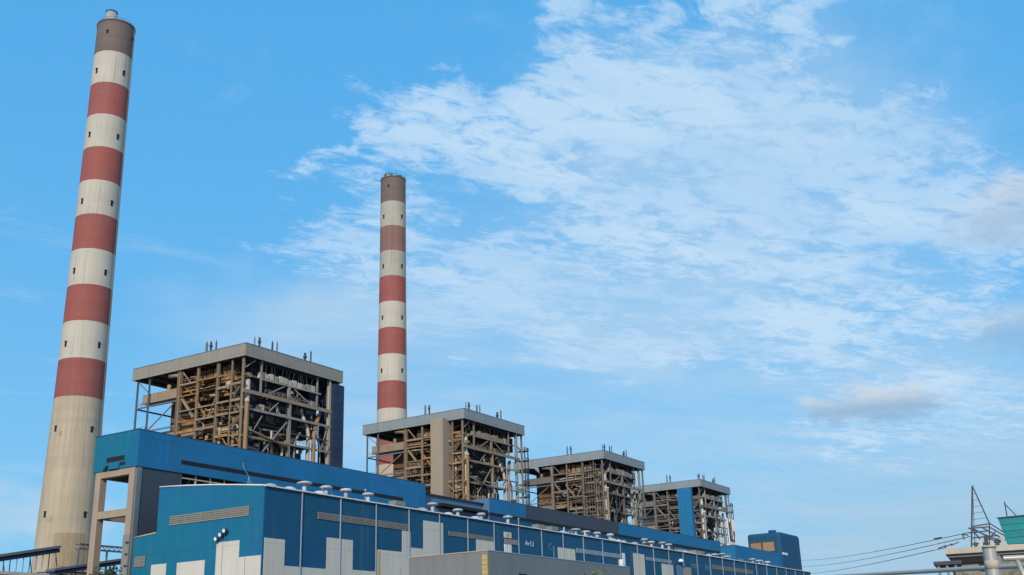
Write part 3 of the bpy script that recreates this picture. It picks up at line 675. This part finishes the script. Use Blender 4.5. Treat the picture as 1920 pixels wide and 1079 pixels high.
# lower walls below the gallery
box('corner_pilaster', bk, 0.4, 1.6, 0.1, 0.45, 0, 43.75, 'steel_blue')
for i in range(3): box('lower_wall_panel', bk, 1.62+3.5*i, 1.62+3.5*(i+1)-.02, 0.25, 0.45, 0, 43.75, 'slate')
box('lower_wall', bk, 12.2, 330, 0.3, 0.5, 0, 40.2, 'slate')
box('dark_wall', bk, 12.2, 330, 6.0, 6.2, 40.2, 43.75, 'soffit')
for i in range(10): box('inner_post', bk, 12.2+4.2*i, 12.5+4.2*i, 0.5, 0.8, 40.2, 43.75, 'cream')
bar('inner_rail', bk, (12.2, 0.6, 42.9), (54, 0.6, 42.9), .22, .28, 'coping'); bar('inner_rail', bk, (12.2, 1.4, 41.4), (54, 1.4, 41.4), .2, .22, 'yellow')
for i in range(20): bar('inner_brace', bk, (12.4+2.1*i, 1.8, 40.3), (13.9+2.1*i, 1.8, 43.0), .16, .16, 'yellow' if i % 3 else 'leaf')  # yellow light on the trusses is put into the brace colour
# second, set back section
for i in range(3):
    a = 100.3 + 11.2*i
    box('cladding_panel', bk, a, a+11.17, 2.6, 2.8, 40.5, 49.3, 'pale_blue' if i < 3 else 'bunker_blue')
box('roof', bk, 100.3, 133.2, 2.0, 13.4, 49.3, 49.6, 'steel_dark')
strip(259, 283, 46.2, 47.1, 2.5)
# third section
edges = [283.8, 294.4, 304.9, 316, 327, 338, 349, 360, 371.1, 382, 393, 404, 415, 426, 437, 448, 459, 470.2]
for a, b in zip(edges, edges[1:]):
    grey = 304 < a < 371
    box('cladding_panel', bk, bw(a), bw(b)-.03, 0, .2, 46.7, 51.0, 'slate' if grey else 'bunker_blue')
    box('lower_cladding_panel', bk, bw(a), bw(b)-.03, 0.0, .2, 36, 45.7, 'hall_blue')
box('end_panel', bk, bw(283.72), bw(283.92), 0.22, 9.6, 40, 51.0, 'pale_blue')  # lighter end face: the light on it is put into the pale colour
box('roof', bk, bw(283.9), bw(470.2), .2, 13.6, 50.6, 50.85, 'deck')
box('parapet_coping', bk, bw(283.7), bw(470.25), -.06, .26, 51.0, 51.14, 'steel_dark')
strip(283.8, 470, 45.75, 46.65, 0.02, 5.3)
# low blue block after the gap
for i in range(8): a = 488 + 9*i; box('cladding_panel', bk, bw(a), bw(a+9)-.03, 0, .2, 34, 51, 'bunker_blue')
box('roof', bk, bw(488), bw(560), .2, 13.6, 50.6, 50.9, 'deck'); box('end_panel', bk, bw(488), bw(488.2), .22, 13.5, 34, 51, 'bunker_blue')

# transfer tower at the far end
tw = thing('transfer_tower', (551, BY, 0), 'square dark blue transfer tower with tan window at far right end', 'tower')
def rounded(x0, x1, y0, y1, r, nseg=5):
    out = []
    for cx, cy, a0 in ((x1-r, y1-r, 0), (x0+r, y1-r, 90), (x0+r, y0+r, 180), (x1-r, y0+r, 270)):
        for k in range(nseg+1):
            a = R(a0+90*k/nseg); out.append((cx+r*math.cos(a), cy+r*math.sin(a)))
    return out
prf = rounded(0, 31, -0.6, 17, 1.6); nn = len(prf)
V = []
for sc, z in ((1.0, 0), (1.0, 60.3), (0.985, 61.2), (0.94, 61.7)):
    for (px_, py_) in prf: V.append((15.5+(px_-15.5)*sc, 8.2+(py_-8.2)*sc, z))
F = [(j*nn+k, j*nn+(k+1) % nn, (j+1)*nn+(k+1) % nn, (j+1)*nn+k) for j in range(3) for k in range(nn)] + [tuple(range(3*nn, 4*nn))]
mesh('tower_wall', tw, V, F, 'hall_blue')
cyl('roof_vent', tw, (5, 5, 61.6), (5, 5, 63.2), 2.0, 'hall_blue')
wf = box('window_surround', tw, -0.12, -0.0, 2.2, 16.2, 51.8, 57.8, 'slate')
for y0, y1 in ((3.0, 8.9), (9.8, 15.3)): box('window_pane', wf, -0.2, -0.1, y0, y1, 52.6, 57.0, 'sunlit_tan')
box('wall_light_box', tw, 0.6, 8.2, -0.9, -0.6, 50.4, 51.6, 'trim')

# ------------------------------------------------------------------ turbine hall
HX0, HY, HX1 = 148.2, 146.0, 470.0
hall = thing('turbine_hall', (HX0, HY, 0), 'long dark blue turbine hall with stepped white wall panels in front', 'turbine hall')
def hx(x): return x - HX0
# roof: shallow rise from the front eave
prof = [(0.0, 35.15), (0.0, 35.4), (14.0, 36.95), (28.5, 38.05), (28.5, 37.7), (14.0, 36.6)]
prism('roof', hall, prof, 0.05, HX1-HX0, 'x', 'roof_grey')
box('rear_wall', hall, 0.3, HX1-HX0, 28.2, 28.45, 0, 37.6, 'slate')
# gable wall: upper part under the roof line, and the lower annex step
gp = [(0.0, 0), (0.0, 35.3), (7, 36.1), (14.0, 36.85), (21, 37.45), (28.5, 37.95), (28.5, 29.05), (34.9, 28.6), (34.9, 0)]
prism('gable_wall', hall, gp, -0.1, 0.05, 'x', 'teal')
tube('gable_trim', hall, [(-0.12, u, z+.1) for u, z in gp[1:6]], 0.16, 'trim', 6)
tube('step_trim', hall, [(-0.12, 28.6, 29.15), (-0.12, 35.0, 28.7)], 0.14, 'coping', 6)
box('annex_roof', hall, 0.1, 60, 28.6, 34.9, 28.2, 28.5, 'roof_grey')
for y0, y1, z in ((5.7, 11.6, 25.9), (0.12, 5.65, 22.8), (14.5, 22.0, 22.95), (25.0, 29.2, 23.05)):
    box('white_panel', hall, -0.2, -0.1, y0, y1, 15, z, 'panel_white')
for y in (9.9, 4.0): box('panel_joint', hall, -0.23, -0.2, y, y+.10, 15, 25.8 if y > 6 else 22.7, 'shed')
box('white_panel', hall, -0.19, -0.1, 0.12, 34.8, 0, 14.9, 'panel_white')
def louvre(parent, p0, p1, z0, z1, axis, sub=5, mt='louvre', segs=6):
    """framed louvre: backing, mullions and slats"""
    if axis == 'y':
        fr = box('louvre', parent, -0.16, -0.1, p0, p1, z0, z1, 'shed')
        for k in range(sub):
            z = z0 + (z1-z0)*(k+.15)/sub; box('slat', fr, -0.26, -0.16, p0+.05, p1-.05, z, z+(z1-z0)/sub*.66, mt)
        for k in range(segs+1):
            y = p0 + (p1-p0)*k/segs; box('mullion', fr, -0.28, -0.16, y-.09, y+.09, z0, z1, mt)
    else:
        fr = box('louvre', parent, p0, p1, -0.16, -0.1, z0, z1, 'shed')
        for k in range(sub):
            z = z0 + (z1-z0)*(k+.15)/sub; box('slat', fr, p0+.05, p1-.05, -0.26, -0.16, z, z+(z1-z0)/sub*.66, mt)
        for k in range(segs+1):
            x = p0 + (p1-p0)*k/segs; box('mullion', fr, x-.06, x+.06, -0.28, -0.16, z0, z1, mt)
    return fr
louvre(hall, 3.7, 24.7, 30.15, 32.0, 'y', 5, 'louvre', 5)
louvre(hall, 31.2, 34.0, 22.9, 24.95, 'y', 6, 'louvre', 2)
# long wall panels bay by bay
bays = [HX0] + [157.9 + 11.2*k for k in range(0, 28)] + [HX1]
for a, b in zip(bays, bays[1:]): box('wall_panel', hall, hx(a)+.06, hx(b)-.02, -0.1, 0.02, 0, 35.1, 'hall_blue')
for a in bays[1:-1]: box('downpipe', hall, hx(a)-.10, hx(a)+.10, -.45, -.25, 0, 35.0, 'pipe_grey')
box('eave_gutter', hall, -.15, HX1-HX0, -.55, -.02, 35.2, 35.42, 'trim')
for k in range(29): box('gutter_bracket', hall, hx(150+11.2*k), hx(150.3+11.2*k), -.6, -.56, 35.05, 35.3, 'steel_dark')
def skyline(segs):
    for a, b, z in segs: box('white_panel', hall, hx(a)+.02, hx(b)-.02, -.19, -.1, 12, z, 'panel_white')
skyline([(148.45, 153.8, 25.9), (153.8, 165.4, 21.2), (165.4, 173.2, 27.2), (173.2, 180.7, 21.45), (180.7, 189.3, 25.9), (189.3, 192.3, 30.4),
         (192.3, 196.9, 27.05), (196.9, 204.3, 33.2), (204.3, 217.6, 22.0), (217.6, 225.2, 30.6), (225.2, 256, 21), (256.0, 265.3, 31.4), (265.3, 300.8, 22), (300.8, 308.4, 32.7),
         (308.4, 320.5, 24), (320.5, 329.0, 30.7), (329, 412, 24), (412, 424, 31.2)])
box('white_panel', hall, hx(148.5), hx(470), -.2, -.1, 0, 11.9, 'panel_white')
box('yellow_edge', hall, hx(181.3), hx(181.9), -.24, -.19, 12, 25.6, 'yellow'); box('panel_seam', hall, hx(188.2), hx(188.8), -.23, -.19, 12, 22.5, 'coping')
louvre(hall, hx(162.6), hx(191.6), 30.5, 31.85, 'x', 5, 'louvre', 6)
louvre(hall, hx(206.4), hx(225.1), 30.65, 31.65, 'x', 4, 'louvre', 4)
louvre(hall, hx(266.0), hx(294.0), 30.6, 31.8, 'x', 4, 'pipe_grey', 5)
louvre(hall, hx(309.5), hx(328.0), 31.1, 32.1, 'x', 4, 'pipe_grey', 4)
louvre(hall, hx(362), hx(400.0), 31.2, 32.6, 'x', 4, 'louvre', 5)
# small wall fittings further along
box('square_panel', hall, hx(229.8), hx(233.0), -.3, -.1, 31.95, 33.3, 'panel_white'); box('panel_mark', hall, hx(231.0), hx(231.9), -.34, -.3, 32.3, 33.0, 'yellow')  # plain white square panel with a yellow mark
box('wall_cabinet', hall, hx(230.0), hx(236.0), -.3, -.1, 30.5, 31.7, 'pink')
box('white_post', hall, hx(229.8), hx(231.1), -.3, -.1, 20, 30.4, 'trim'); box('white_post', hall, hx(231.6), hx(232.9), -.3, -.1, 20, 30.4, 'trim')
cyl('white_drum', hall, (hx(291.5), -.7, 28.0), (hx(291.5), -.7, 30.2), .8, 'trim'); box('white_post', hall, hx(293.6), hx(294.9), -.4, -.1, 20, 32.2, 'trim')
lathe('dome_lamp', hall, [(.8, 31.9), (.85, 32.2), (.65, 32.6), (.25, 32.8), (.03, 32.85)], 'lamp', 20, hx(333.5), -1.0)
box('pale_panel', hall, hx(331.8), hx(337.0), -.25, -.1, 18, 30.9, 'pale_blue'); box('tan_panel', hall, hx(338.6), hx(343.0), -.25, -.1, 18, 30.6, 'beige')
def lettering(txt, x, z, size, mt, name='wall_lettering'):
    cu = bpy.data.curves.new('lettering', 'FONT'); cu.body = txt; cu.size = size; cu.extrude = 0.04
    o = bpy.data.objects.new('tmp', cu); COL.objects.link(o)
    dg = bpy.context.evaluated_depsgraph_get(); me = bpy.data.meshes.new_from_object(o.evaluated_get(dg)); bpy.data.objects.remove(o)
    me.materials.clear(); me.materials.append(MT[mt])
    t = bpy.data.objects.new(name, me); t.rotation_euler = (R(90), 0, 0); t.location = (hx(x), -.18, z); return link(t, hall)
lettering('Av L3', 239.6, 30.7, 1.75, 'letter'); lettering('C', 251.2, 30.4, 2.4, 'letter_faint'); box('lettering_stroke', hall, hx(253.6), hx(254.2), -.2, -.1, 26, 31.6, 'letter_faint')
lettering('HOLP', 343.6, 30.4, 2.4, 'letter_faint'); lettering('ROY', 355.5, 30.4, 2.4, 'letter_faint')
# roof ventilators
rg = random.Random(5)
def ventilator(x, z, kind, y=4.0):
    zb = 35.4 + 0.11*y; X = hx(x)
    vt = cyl('roof_ventilator', hall, (X, y, zb-.1), (X, y, z-.6), .42 if kind != 'box' else .6, 'vent')
    q = rg.uniform(.85, 1.12)
    if kind == 'mush':
        lathe('cap', vt, [(.7, z-.75), (1.35*q, z-.6), (1.45*q, z-.42), (1.1, z-.18), (.5, z-.05), (.05, z)], 'vent', 18, X, y)
    elif kind == 'tilt':
        lathe('cap', vt, [(.6, z-.8), (1.25*q, z-.62), (1.35*q, z-.45), (.9, z-.1), (.05, z)], 'vent', 18, X, y)
        bar('stay', vt, (X+1.0, y, z-.6), (X+2.6, y, zb+.1), .14, .14, 'vent'); box('curb', vt, X+.9, X+2.9, y-.7, y+.7, zb-.2, zb+.5, 'vent')
        bar('stay', vt, (X-.9, y, z-.7), (X-1.7, y, zb), .1, .1, 'vent')
    elif kind == 'dome':
        lathe('cap', vt, [(1.35*q, zb-.1), (1.35*q, zb+.3), (1.15, zb+.65), (.6, zb+.9), (.05, zb+.95)], 'vent', 18, X, y)
        box('curb', vt, X-1.5, X+1.5, y-1.1, y+1.1, zb-.2, zb+.2, 'louvre')
    else:
        box('cap', vt, X-1.7, X+1.7, y-1.0, y+1.0, zb+.5, z-.1, 'louvre')
        for e in (-1.2, 0, 1.2): box('curb', vt, X+e-.3, X+e+.3, y-.8, y+.8, zb-.2, zb+.5, 'steel_dark')
    return vt
VENTS = [(153.8, 37.1, 'dome'), (159.2, 37.1, 'dome'), (163.4, 38.4, 'mush'), (166.8, 37.0, 'dome'), (170.1, 38.3, 'tilt'), (176.2, 38.4, 'mush'), (182.8, 38.2, 'mush'), (192.9, 37.4, 'box'),
         (205.2, 38.3, 'mush'), (201.5, 37.0, 'dome'), (216.6, 38.1, 'mush'), (212.6, 37.0, 'dome'), (226.4, 38.0, 'tilt'), (222.5, 36.9, 'dome'), (237.8, 38.3, 'mush'),
         (254.4, 37.5, 'box'), (260.0, 37.4, 'box'), (266.4, 37.4, 'dome'), (273.1, 38.0, 'mush'), (280.2, 38.0, 'tilt'), (287.4, 38.2, 'tilt'), (294.4, 38.2, 'tilt'), (298.6, 37.1, 'dome'), (302.1, 37.3, 'dome'), (309.3, 37.3, 'dome'),
         (317.6, 38.5, 'tilt'), (323.7, 38.2, 'tilt'), (330.6, 38.4, 'mush'), (336.7, 38.3, 'mush'), (345.0, 37.3, 'dome'), (350.5, 37.3, 'dome'), (356.1, 37.3, 'box'), (361.5, 37.4, 'box'), (367.8, 37.4, 'dome'), (374, 37.4, 'tilt'),
         (381.1, 38.0, 'mush'), (388, 37.6, 'mush'), (412.3, 38.0, 'mush'), (420, 37.9, 'mush'), (428, 37.8, 'tilt')]
rr = random.Random(17)
for k in range(26):      # rails, hatches and pipe ends crowding the far end of the roof edge
    x = hx(rr.choice([rr.uniform(252, 300), rr.uniform(300, 345), rr.uniform(345, 430)])); y = rr.uniform(1.0, 5.5); zb = 35.3+.11*y
    t = k % 3
    if t == 0: railing(hall, (x, y, zb), (x+rr.uniform(3, 7), y, zb), 'vent', 'roof_rail')
    elif t == 1: box('roof_hatch', hall, x, x+rr.uniform(1, 2.6), y, y+1.2, zb-.1, zb+rr.uniform(.5, 1.5), rr.choice(['vent', 'trim', 'louvre', 'steel_dark']))
    else: bar('pipe_end', hall, (x, y, zb), (x+rr.uniform(-.8, .8), y, zb+rr.uniform(1.2, 2.4)), .2, .2, rr.choice(['vent', 'trim', 'steel_dark']))
for x, z, k in VENTS: ventilator(x, z, k, 4.0 + rg.uniform(-.6, .6))
for x, y, h in ((188, 9, 3.4), (245, 8, 3.0), (250, 8, 2.6)):   # small masts on the roof
    zb = 35.4+.1*y; mp = cyl('roof_mast', hall, (hx(x), y, zb), (hx(x), y, zb+h), .06, 'vent'); box('mast_lamp', mp, hx(x)-.18, hx(x)+.18, y-.15, y+.15, zb+h, zb+h+.3, 'vent')
# light lattice jib standing on the hall roof
jb = thing('roof_jib', (155.5, 158.0, 36.6), 'small white lattice jib on hall roof before the blue gallery', 'jib')
for a, b in (((0, 0, 0), (.3, 0, 2.6)), ((1.6, 0, 0), (.3, 0, 2.6)), ((.3, 0, 2.6), (-1.2, 0, 4.2)), ((-1.2, 0, 4.2), (-1.4, 0, 5.2)), ((0, 0, 0), (1.2, 0, 1.5)), ((1.6, 0, 0), (.2, 0, 1.4)), ((1.6, 0, 0), (3.2, 0, .9)), ((3.2, 0, 0), (3.2, 0, 1.6))):
    bar('jib_member', jb, a, b, .09, .09, 'pipe_grey')

# floodlights on the gable
fl = thing('floodlight_cluster', (HX0-.1, 155.6, 26.3), 'cluster of three white floodlights above white panel on teal gable', 'floodlight')
bar('bracket', fl, (-.45, 1.5, .1), (-.45, -.9, 1.5), .12, .12, 'steel_dark'); bar('bracket', fl, (0, .2, .4), (-.5, .2, .8), .12, .12, 'steel_dark')
for k, (yy, zz) in enumerate(((1.35, .25), (.25, .95), (-.75, 1.6))):
    hd = cyl('lamp_head', fl, (-.45, yy, zz), (-1.0, yy+.1, zz-.1), .4, 'steel_dark'); cyl('lamp_lens', hd, (-1.0, yy+.1, zz-.1), (-1.06, yy+.1, zz-.11), .35, 'lamp')

# ------------------------------------------------------------------ grey shed in front of the hall
GX, GY, GZ = 122.06, 80.0, 16.9
sh = thing('grey_shed', (GX, GY, 0), 'low grey sheet clad shed with yellow corner before the hall', 'shed')
for i in range(6):
    a = 0.9 + 6.75*i; box('wall_panel', sh, a, a+6.73, 0, .2, 0, GZ, 'shed')
for i in range(3):
    a = .9 + 4.0*i; box('side_panel', sh, 0, .2, a, a+3.98, 0, GZ, 'shed_sunlit')
box('corner_post', sh, -.06, .88, .0, .88, 0, GZ-.06, 'shed_sunlit')
box('yellow_corner_strip', sh, -.14, -.06, .05, .88, 0, GZ-.5, 'yellow')
for k in range(9): box('ladder_rung', sh, -.22, -.14, .15, .8, 11+k*.6, 11.12+k*.6, 'coping')
box('roof', sh, .2, 41.3, .2, 12.8, GZ-.6, GZ-.3, 'shed'); box('rear_panel', sh, .2, 41.3, 12.8, 13.0, 0, GZ, 'shed')
box('end_panel', sh, 41.2, 41.4, .2, 12.8, 0, GZ-.1, 'shed')
box('roof_flashing', sh, -.08, 41.4, -.06, .26, GZ, GZ+.1, 'pipe_grey'); box('roof_flashing', sh, -.08, .26, .27, 12.9, GZ, GZ+.1, 'coping')
box('wall_vent', sh, 7.4, 9.4, -.12, 0, 13.6, 14.35, 'black')
cyl('roof_pole', sh, (32, .8, GZ-.3), (32, .8, GZ+.9), .07, 'steel_dark')

# ------------------------------------------------------------------ left background: inclined conveyors, truss, low wall
def conveyor(p, q, h, w, label, posts, grp):
    p, q = Vector(p), Vector(q); d = (q-p); root = thing('covered_conveyor', (p.x, p.y, 0), label, 'conveyor', grp)
    o = Vector((p.x, p.y, 0)); a, b = p-o, q-o
    bar('roof_sheet', root, a, b, w, h*.35, 'steel_blue'); bar('gallery_body', root, a-Vector((0, 0, h*.5)), b-Vector((0, 0, h*.5)), w*.85, h*.6, 'navy')
    for k in range(posts):
        t = (k+.5)/posts; c = a + d*t
        for s in (-w*.35, w*.35): bar('trestle_leg', root, (c.x, c.y+s, 0), (c.x, c.y+s, c.z-h*.75), .16, .16, 'pipe_grey' if k % 3 else 'steel_dark')
        if k % 4 == 1: bar('trestle_brace', root, (c.x+.9, c.y-w*.35, c.z-h*3), (c.x, c.y-w*.35, c.z-h), .2, .2, 'steel_dark')
    return root
conveyor((168, 270, 31.6), (195.0, 270, 36.9), 1.9, 4.0, 'inclined dark roofed conveyor on thin posts left of tall chimney', 14, 'inclined coal conveyors')
conveyor((172.3, 240, 27.6), (200, 240, 32.6), 1.5, 3.6, 'lower inclined dark conveyor passing behind the tan concrete frame', 12, 'inclined coal conveyors')
ts = thing('truss_bridge', (240, 320, 0), 'thin lattice pipe bridge seen through the tan concrete frame', 'pipe bridge')
for z in (43.4, 44.9): bar('chord', ts, (0, 0, z), (24, 0, z), .28, .28, 'steel_dark'); bar('chord', ts, (0, 2.5, z), (24, 2.5, z), .28, .28, 'steel_blue')
for k in range(12):
    bar('lattice_member', ts, (k*2, 0, 43.4), (k*2+1, 0, 44.9), .16, .16, 'steel_dark'); bar('lattice_member', ts, (k*2+1, 0, 44.9), (k*2+2, 0, 43.4), .16, .16, 'steel_dark')
for x in (0.5, 12, 23.5): bar('trestle_leg', ts, (x, 1.2, 0), (x, 1.2, 43.3), .5, .5, 'steel_blue')
ps = thing('pump_house', (181, 250, 0), 'low tan flat roofed block at foot of tall chimney', 'building')
box('wall', ps, 0, 14, 0, 8, 0, 28.6, 'frame_tan'); box('roof_slab', ps, -.4, 14.4, -.4, 8.4, 28.6, 29.1, 'coping')
for k in range(4): wn = box('window', ps, 1.2+3.2*k, 3.2+3.2*k, -.08, 0, 26.6, 27.9, 'black'); box('sill', wn, 1.1+3.2*k, 3.3+3.2*k, -.18, -.02, 26.4, 26.58, 'coping')
box('roof_tank', ps, 3.2, 5.4, 2, 4.2, 29.1, 30.0, 'rubble'); box('roof_kerb', ps, 8, 12, 1, 3, 29.1, 29.7, 'coping')
wl = thing('boundary_wall', (30, 60, 0), 'grey wall with pale coping in bottom left corner', 'wall')
for k in range(5): box('wall_panel', wl, 2.6*k, 2.6*k+2.56, 0, .3, 0, 8.75, 'frame_grey')
for k in range(5): box('coping_stone', wl, 2.6*k-.01, 2.6*k+2.57, -.12, .42, 8.75, 8.93, 'coping')

# ------------------------------------------------------------------ right foreground
def basis(px_right):   # a local frame turned to the camera's right
    return math.atan2(-math.cos(YAW), math.sin(YAW))
rb = thing('concrete_block', (118.0, 22.6, 0), 'weathered flat roofed concrete block at bottom right', 'building')
rb.rotation_euler = (0, 0, R(-82))
# local x runs to the camera's right, local y away
box('wall', rb, 0.2, 22, 0.3, 12, 0, 11.6, 'rubble'); box('roof_slab', rb, -.2, 22.4, -.5, 12.4, 11.9, 12.45, 'coping')
box('parapet_band', rb, 0.0, 22.2, -.1, 12.2, 11.6, 11.9, 'frame_grey'); box('lower_ledge', rb, -1.4, 1.2, -.6, 4, 10.9, 11.25, 'steel_dark')
for x in (-1.1, -.3, 0.5): box('ledge_post', rb, x, x+.25, -.4, -.1, 0, 10.9, 'frame_grey')
box('lintel', rb, .3, 3.6, 0.0, .3, 11.0, 11.55, 'black'); box('wall_opening', rb, 2.8, 3.3, .12, .32, 10.2, 11.0, 'black')
for k in range(7): box('pilaster', rb, 4.4+2.6*k, 4.8+2.6*k, .05, .3, 0, 11.6, 'frame_grey')
# teal hopper tank on the roof
tk = thing('hopper_tank', (118.6, 17.75, 12.45), 'teal sheet hopper tank with flared sides on concrete block roof', 'tank'); tk.rotation_euler = (0, 0, R(-98))
def frus(name, x0, x1, y0, y1, z0, z1, fl0, fl1, mt):
    V = [(x0-fl0, y0-fl0, z0), (x1+fl0, y0-fl0, z0), (x1+fl0, y1+fl0, z0), (x0-fl0, y1+fl0, z0), (x0-fl1, y0-fl1, z1), (x1+fl1, y0-fl1, z1), (x1+fl1, y1+fl1, z1), (x0-fl1, y1+fl1, z1)]
    return mesh(name, tk, V, [(0, 1, 2, 3), (4, 7, 6, 5), (0, 4, 5, 1), (1, 5, 6, 2), (2, 6, 7, 3), (3, 7, 4, 0)], mt)
for k in range(4):
    z0 = .1+.62*k; frus('tank_course', .6, 7, .5, 5, z0, z0+.58, .09*k, .09*(k+1)-.015, 'tank'); frus('course_joint', .6, 7, .5, 5, z0+.575, z0+.625, .09*k+.05, .09*k+.06, 'navy')
frus('tank_rim', .6, 7, .5, 5, 2.58, 2.7, .42, .44, 'steel_dark')
bar('rim_post', tk, (1.0, .6, 2.6), (1.0, .6, 4.2), .09, .09, 'steel_dark'); bar('rim_stay', tk, (1.05, .6, 3.9), (1.9, .6, 2.7), .08, .08, 'steel_dark')
bar('rim_post', tk, (4.6, .6, 2.6), (4.9, .6, 3.6), .09, .09, 'steel_dark')
# lattice mast
mast = thing('lattice_mast', (118.3, 20.3, 12.45), 'dark steel lattice mast with raking stay on concrete block roof', 'mast'); mast.rotation_euler = (0, 0, R(-82))
bar('mast_leg', mast, (0, 0, 0), (1.0, 0, 6.0), .15, .15, 'steel_dark'); bar('raking_stay', mast, (1.0, 0, 5.95), (2.0, .4, 2.2), .12, .12, 'steel_dark'); bar('mast_leg', mast, (.3, .5, 0), (1.02, .05, 6.0), .06, .06, 'steel_dark')
for a, b in (((0, 0, 1.9), (3.0, .3, .3)), ((1.9, .4, 1.9), (3.2, .3, .9)), ((1.9, .4, 1.8), (1.7, .3, 0)), ((0, 0, 1.4), (1.8, .3, 1.5)), ((.1, 0, .9), (2.6, .3, 1.0)), ((0, 0, .3), (3.0, .2, .35)), ((1.0, .2, .1), (2.4, .3, 1.4)), ((.4, 0, 1.6), (1.2, .2, .2)), ((2.2, .3, .1), (3.1, .3, .9)), ((-.1, 0, 1.2), (-.65, 0, 1.3)), ((-.65, 0, 1.3), (-.55, 0, .8)), ((0, 0, 1.85), (1.9, .4, 1.9)), ((2.0, .4, 2.25), (3.1, .3, 1.3)), ((2.0, .4, 2.3), (1.9, .4, 1.6)), ((.3, 0, 2.0), (2.0, .4, 2.2)), ((.3, 0, 1.9), (2.6, .3, .2)), ((1.2, .2, 1.9), (3.2, .3, .5))):
    bar('cross_member', mast, a, b, .12, .12, 'steel_dark')
for k in range(5): t = .16+.16*k; bar('lattice_rung', mast, ((2.0+4*t)/6, 0, 2.0+4*t), (2.05-1.0*t, .35*(1-t), 2.2+3.7*t), .035, .035, 'steel_dark')
for k in range(6): box('switch_box', mast, .25+.5*k, .6+.5*k, -.2, .2, .02, .45+.25*((k*7) % 3), 'galv' if k % 2 else 'steel_dark')
for k in range(3): bar('insulator', mast, (-3.1+.6*k, 0, .1+.1*k), (-2.3+.6*k, 0, .35+.12*k), .09, .09, 'steel_dark')
# roof rail carrying the cables
bar('rail_post', mast, (-3.3, 0, -.1), (-3.3, 0, 1.1), .08, .08, 'galv'); bar('rail', mast, (-3.4, 0, 1.05), (-2.6, 0, 1.15), .13, .13, 'steel_dark')
# cables
def cable(p, q, sag, label):
    p, q = Vector(p), Vector(q)
    pts = [p.lerp(q, i/16) - Vector((0, 0, sag*4*(i/16)*(1-i/16))) for i in range(17)]
    o = tube('overhead_cable', None, [tuple(c) for c in pts], .038, 'wire', 6); tag(o, label, 'cable', 'overhead cables'); return o
cable((118.2, 20.2, 13.9), (430, 142, 38), 1.2, 'uppermost dark overhead cable running from mast to blue tower')
cable((118.2, 20.25, 13.5), (430, 142, 35.5), 1.2, 'middle dark overhead cable running left from the mast')
cable((117.9, 22.6, 12.6), (400, 134, 30.5), 1.0, 'lowest dark overhead cable running left from the concrete block')
# pipe barrier near the camera
pb = thing('pipe_barrier', (24.69, 3.9, 0), 'pale steel pipe post with long horizontal rail at bottom right', 'barrier')
cyl('post', pb, (0, 0, 0), (0, 0, 4.93), .125, 'galv'); cyl('post_cap', pb, (0, 0, 4.93), (0, 0, 4.98), .14, 'coping')
cyl('thin_post', pb, (.3, .14, 0), (.3, .14, 4.95), .055, 'galv')
cyl('rail', pb, (.3, -1.5, 4.55), (13.5, 8.6, 5.45), .055, 'galv'); 
cyl('rail_clamp', pb, (0, 0, 4.52), (0, 0, 4.68), .14, 'coping')
cyl('rail', pb, (.2, -.2, 4.72), (1.2, -2.9, 4.72), .06, 'galv')
tube('raking_pipe', pb, [(.3, -.45, 4.68), (.25, -.55, 4.3), (.25, -.6, 0)], .05, 'galv', 8)

# ------------------------------------------------------------------ trees peeping over the frame's lower edge
def tree(x, y, h, cr, mt, label, seed, n=700):
    rng = random.Random(seed); root = thing('tree', (x, y, 0), label, 'tree')
    pts = [(0, 0, 0), (.1, .05, h*.4), (.0, .1, h*.75), (0, 0, h*.9)]
    V = []; F = []
    for i, p in enumerate(pts):
        r = .28*(1-i*.26)*cr/2.2
        for k in range(8): a = 2*math.pi*k/8; V.append((p[0]+r*math.cos(a), p[1]+r*math.sin(a), p[2]))
    for i in range(3):
        for k in range(8): F.append((i*8+k, i*8+(k+1) % 8, (i+1)*8+(k+1) % 8, (i+1)*8+k))
    mesh('trunk', root, V, F, 'bark', True)
    for k in range(6):
        a = k*1.05+rng.random(); p = Vector((0, .05, h*(.5+.05*k))); q = p + Vector((math.cos(a), math.sin(a), .8))*cr*.6; cyl('branch', root, p, q, .06*cr, 'bark')
    V = []; F = []
    clumps = [(rng.uniform(-1, 1)*cr*.75, rng.uniform(-1, 1)*cr*.75, h-cr*.8+rng.uniform(-.6, .5)*cr, rng.uniform(.3, .55)*cr) for _ in range(14)]
    for k in range(n):
        cx, cy, cz, r = rng.choice(clumps); d = Vector((rng.gauss(0, 1), rng.gauss(0, 1), rng.gauss(0, 1))).normalized()*r*rng.random()**.4
        c = Vector((cx, cy, cz))+d; s = cr*rng.uniform(.05, .10); t = Vector((rng.gauss(0, 1), rng.gauss(0, 1), rng.gauss(0, 1)+.6)).normalized(); u = t.orthogonal().normalized()
        j = len(V); V += [c - t*s*1.8, c + u*s*.7, c + t*s*1.8, c - u*s*.7]; F.append((j, j+1, j+2, j+3))
    o = mesh('crown', root, [tuple(v) for v in V], F, mt); o['kind'] = 'stuff'
    return root
tree(53.2, 28.15, 7.55, 1.15, 'leaf', 'yellow green tree top just showing before the grey shed', 3, 500)
tree(142.5, 180.5, 22.9, 3.0, 'leaf_dark', 'dark green tree top between frame column and gable at left', 4, 900)
tree(138.5, 183.5, 21.8, 2.4, 'leaf_dark', 'second smaller dark tree top beside the tan frame column', 9, 700)
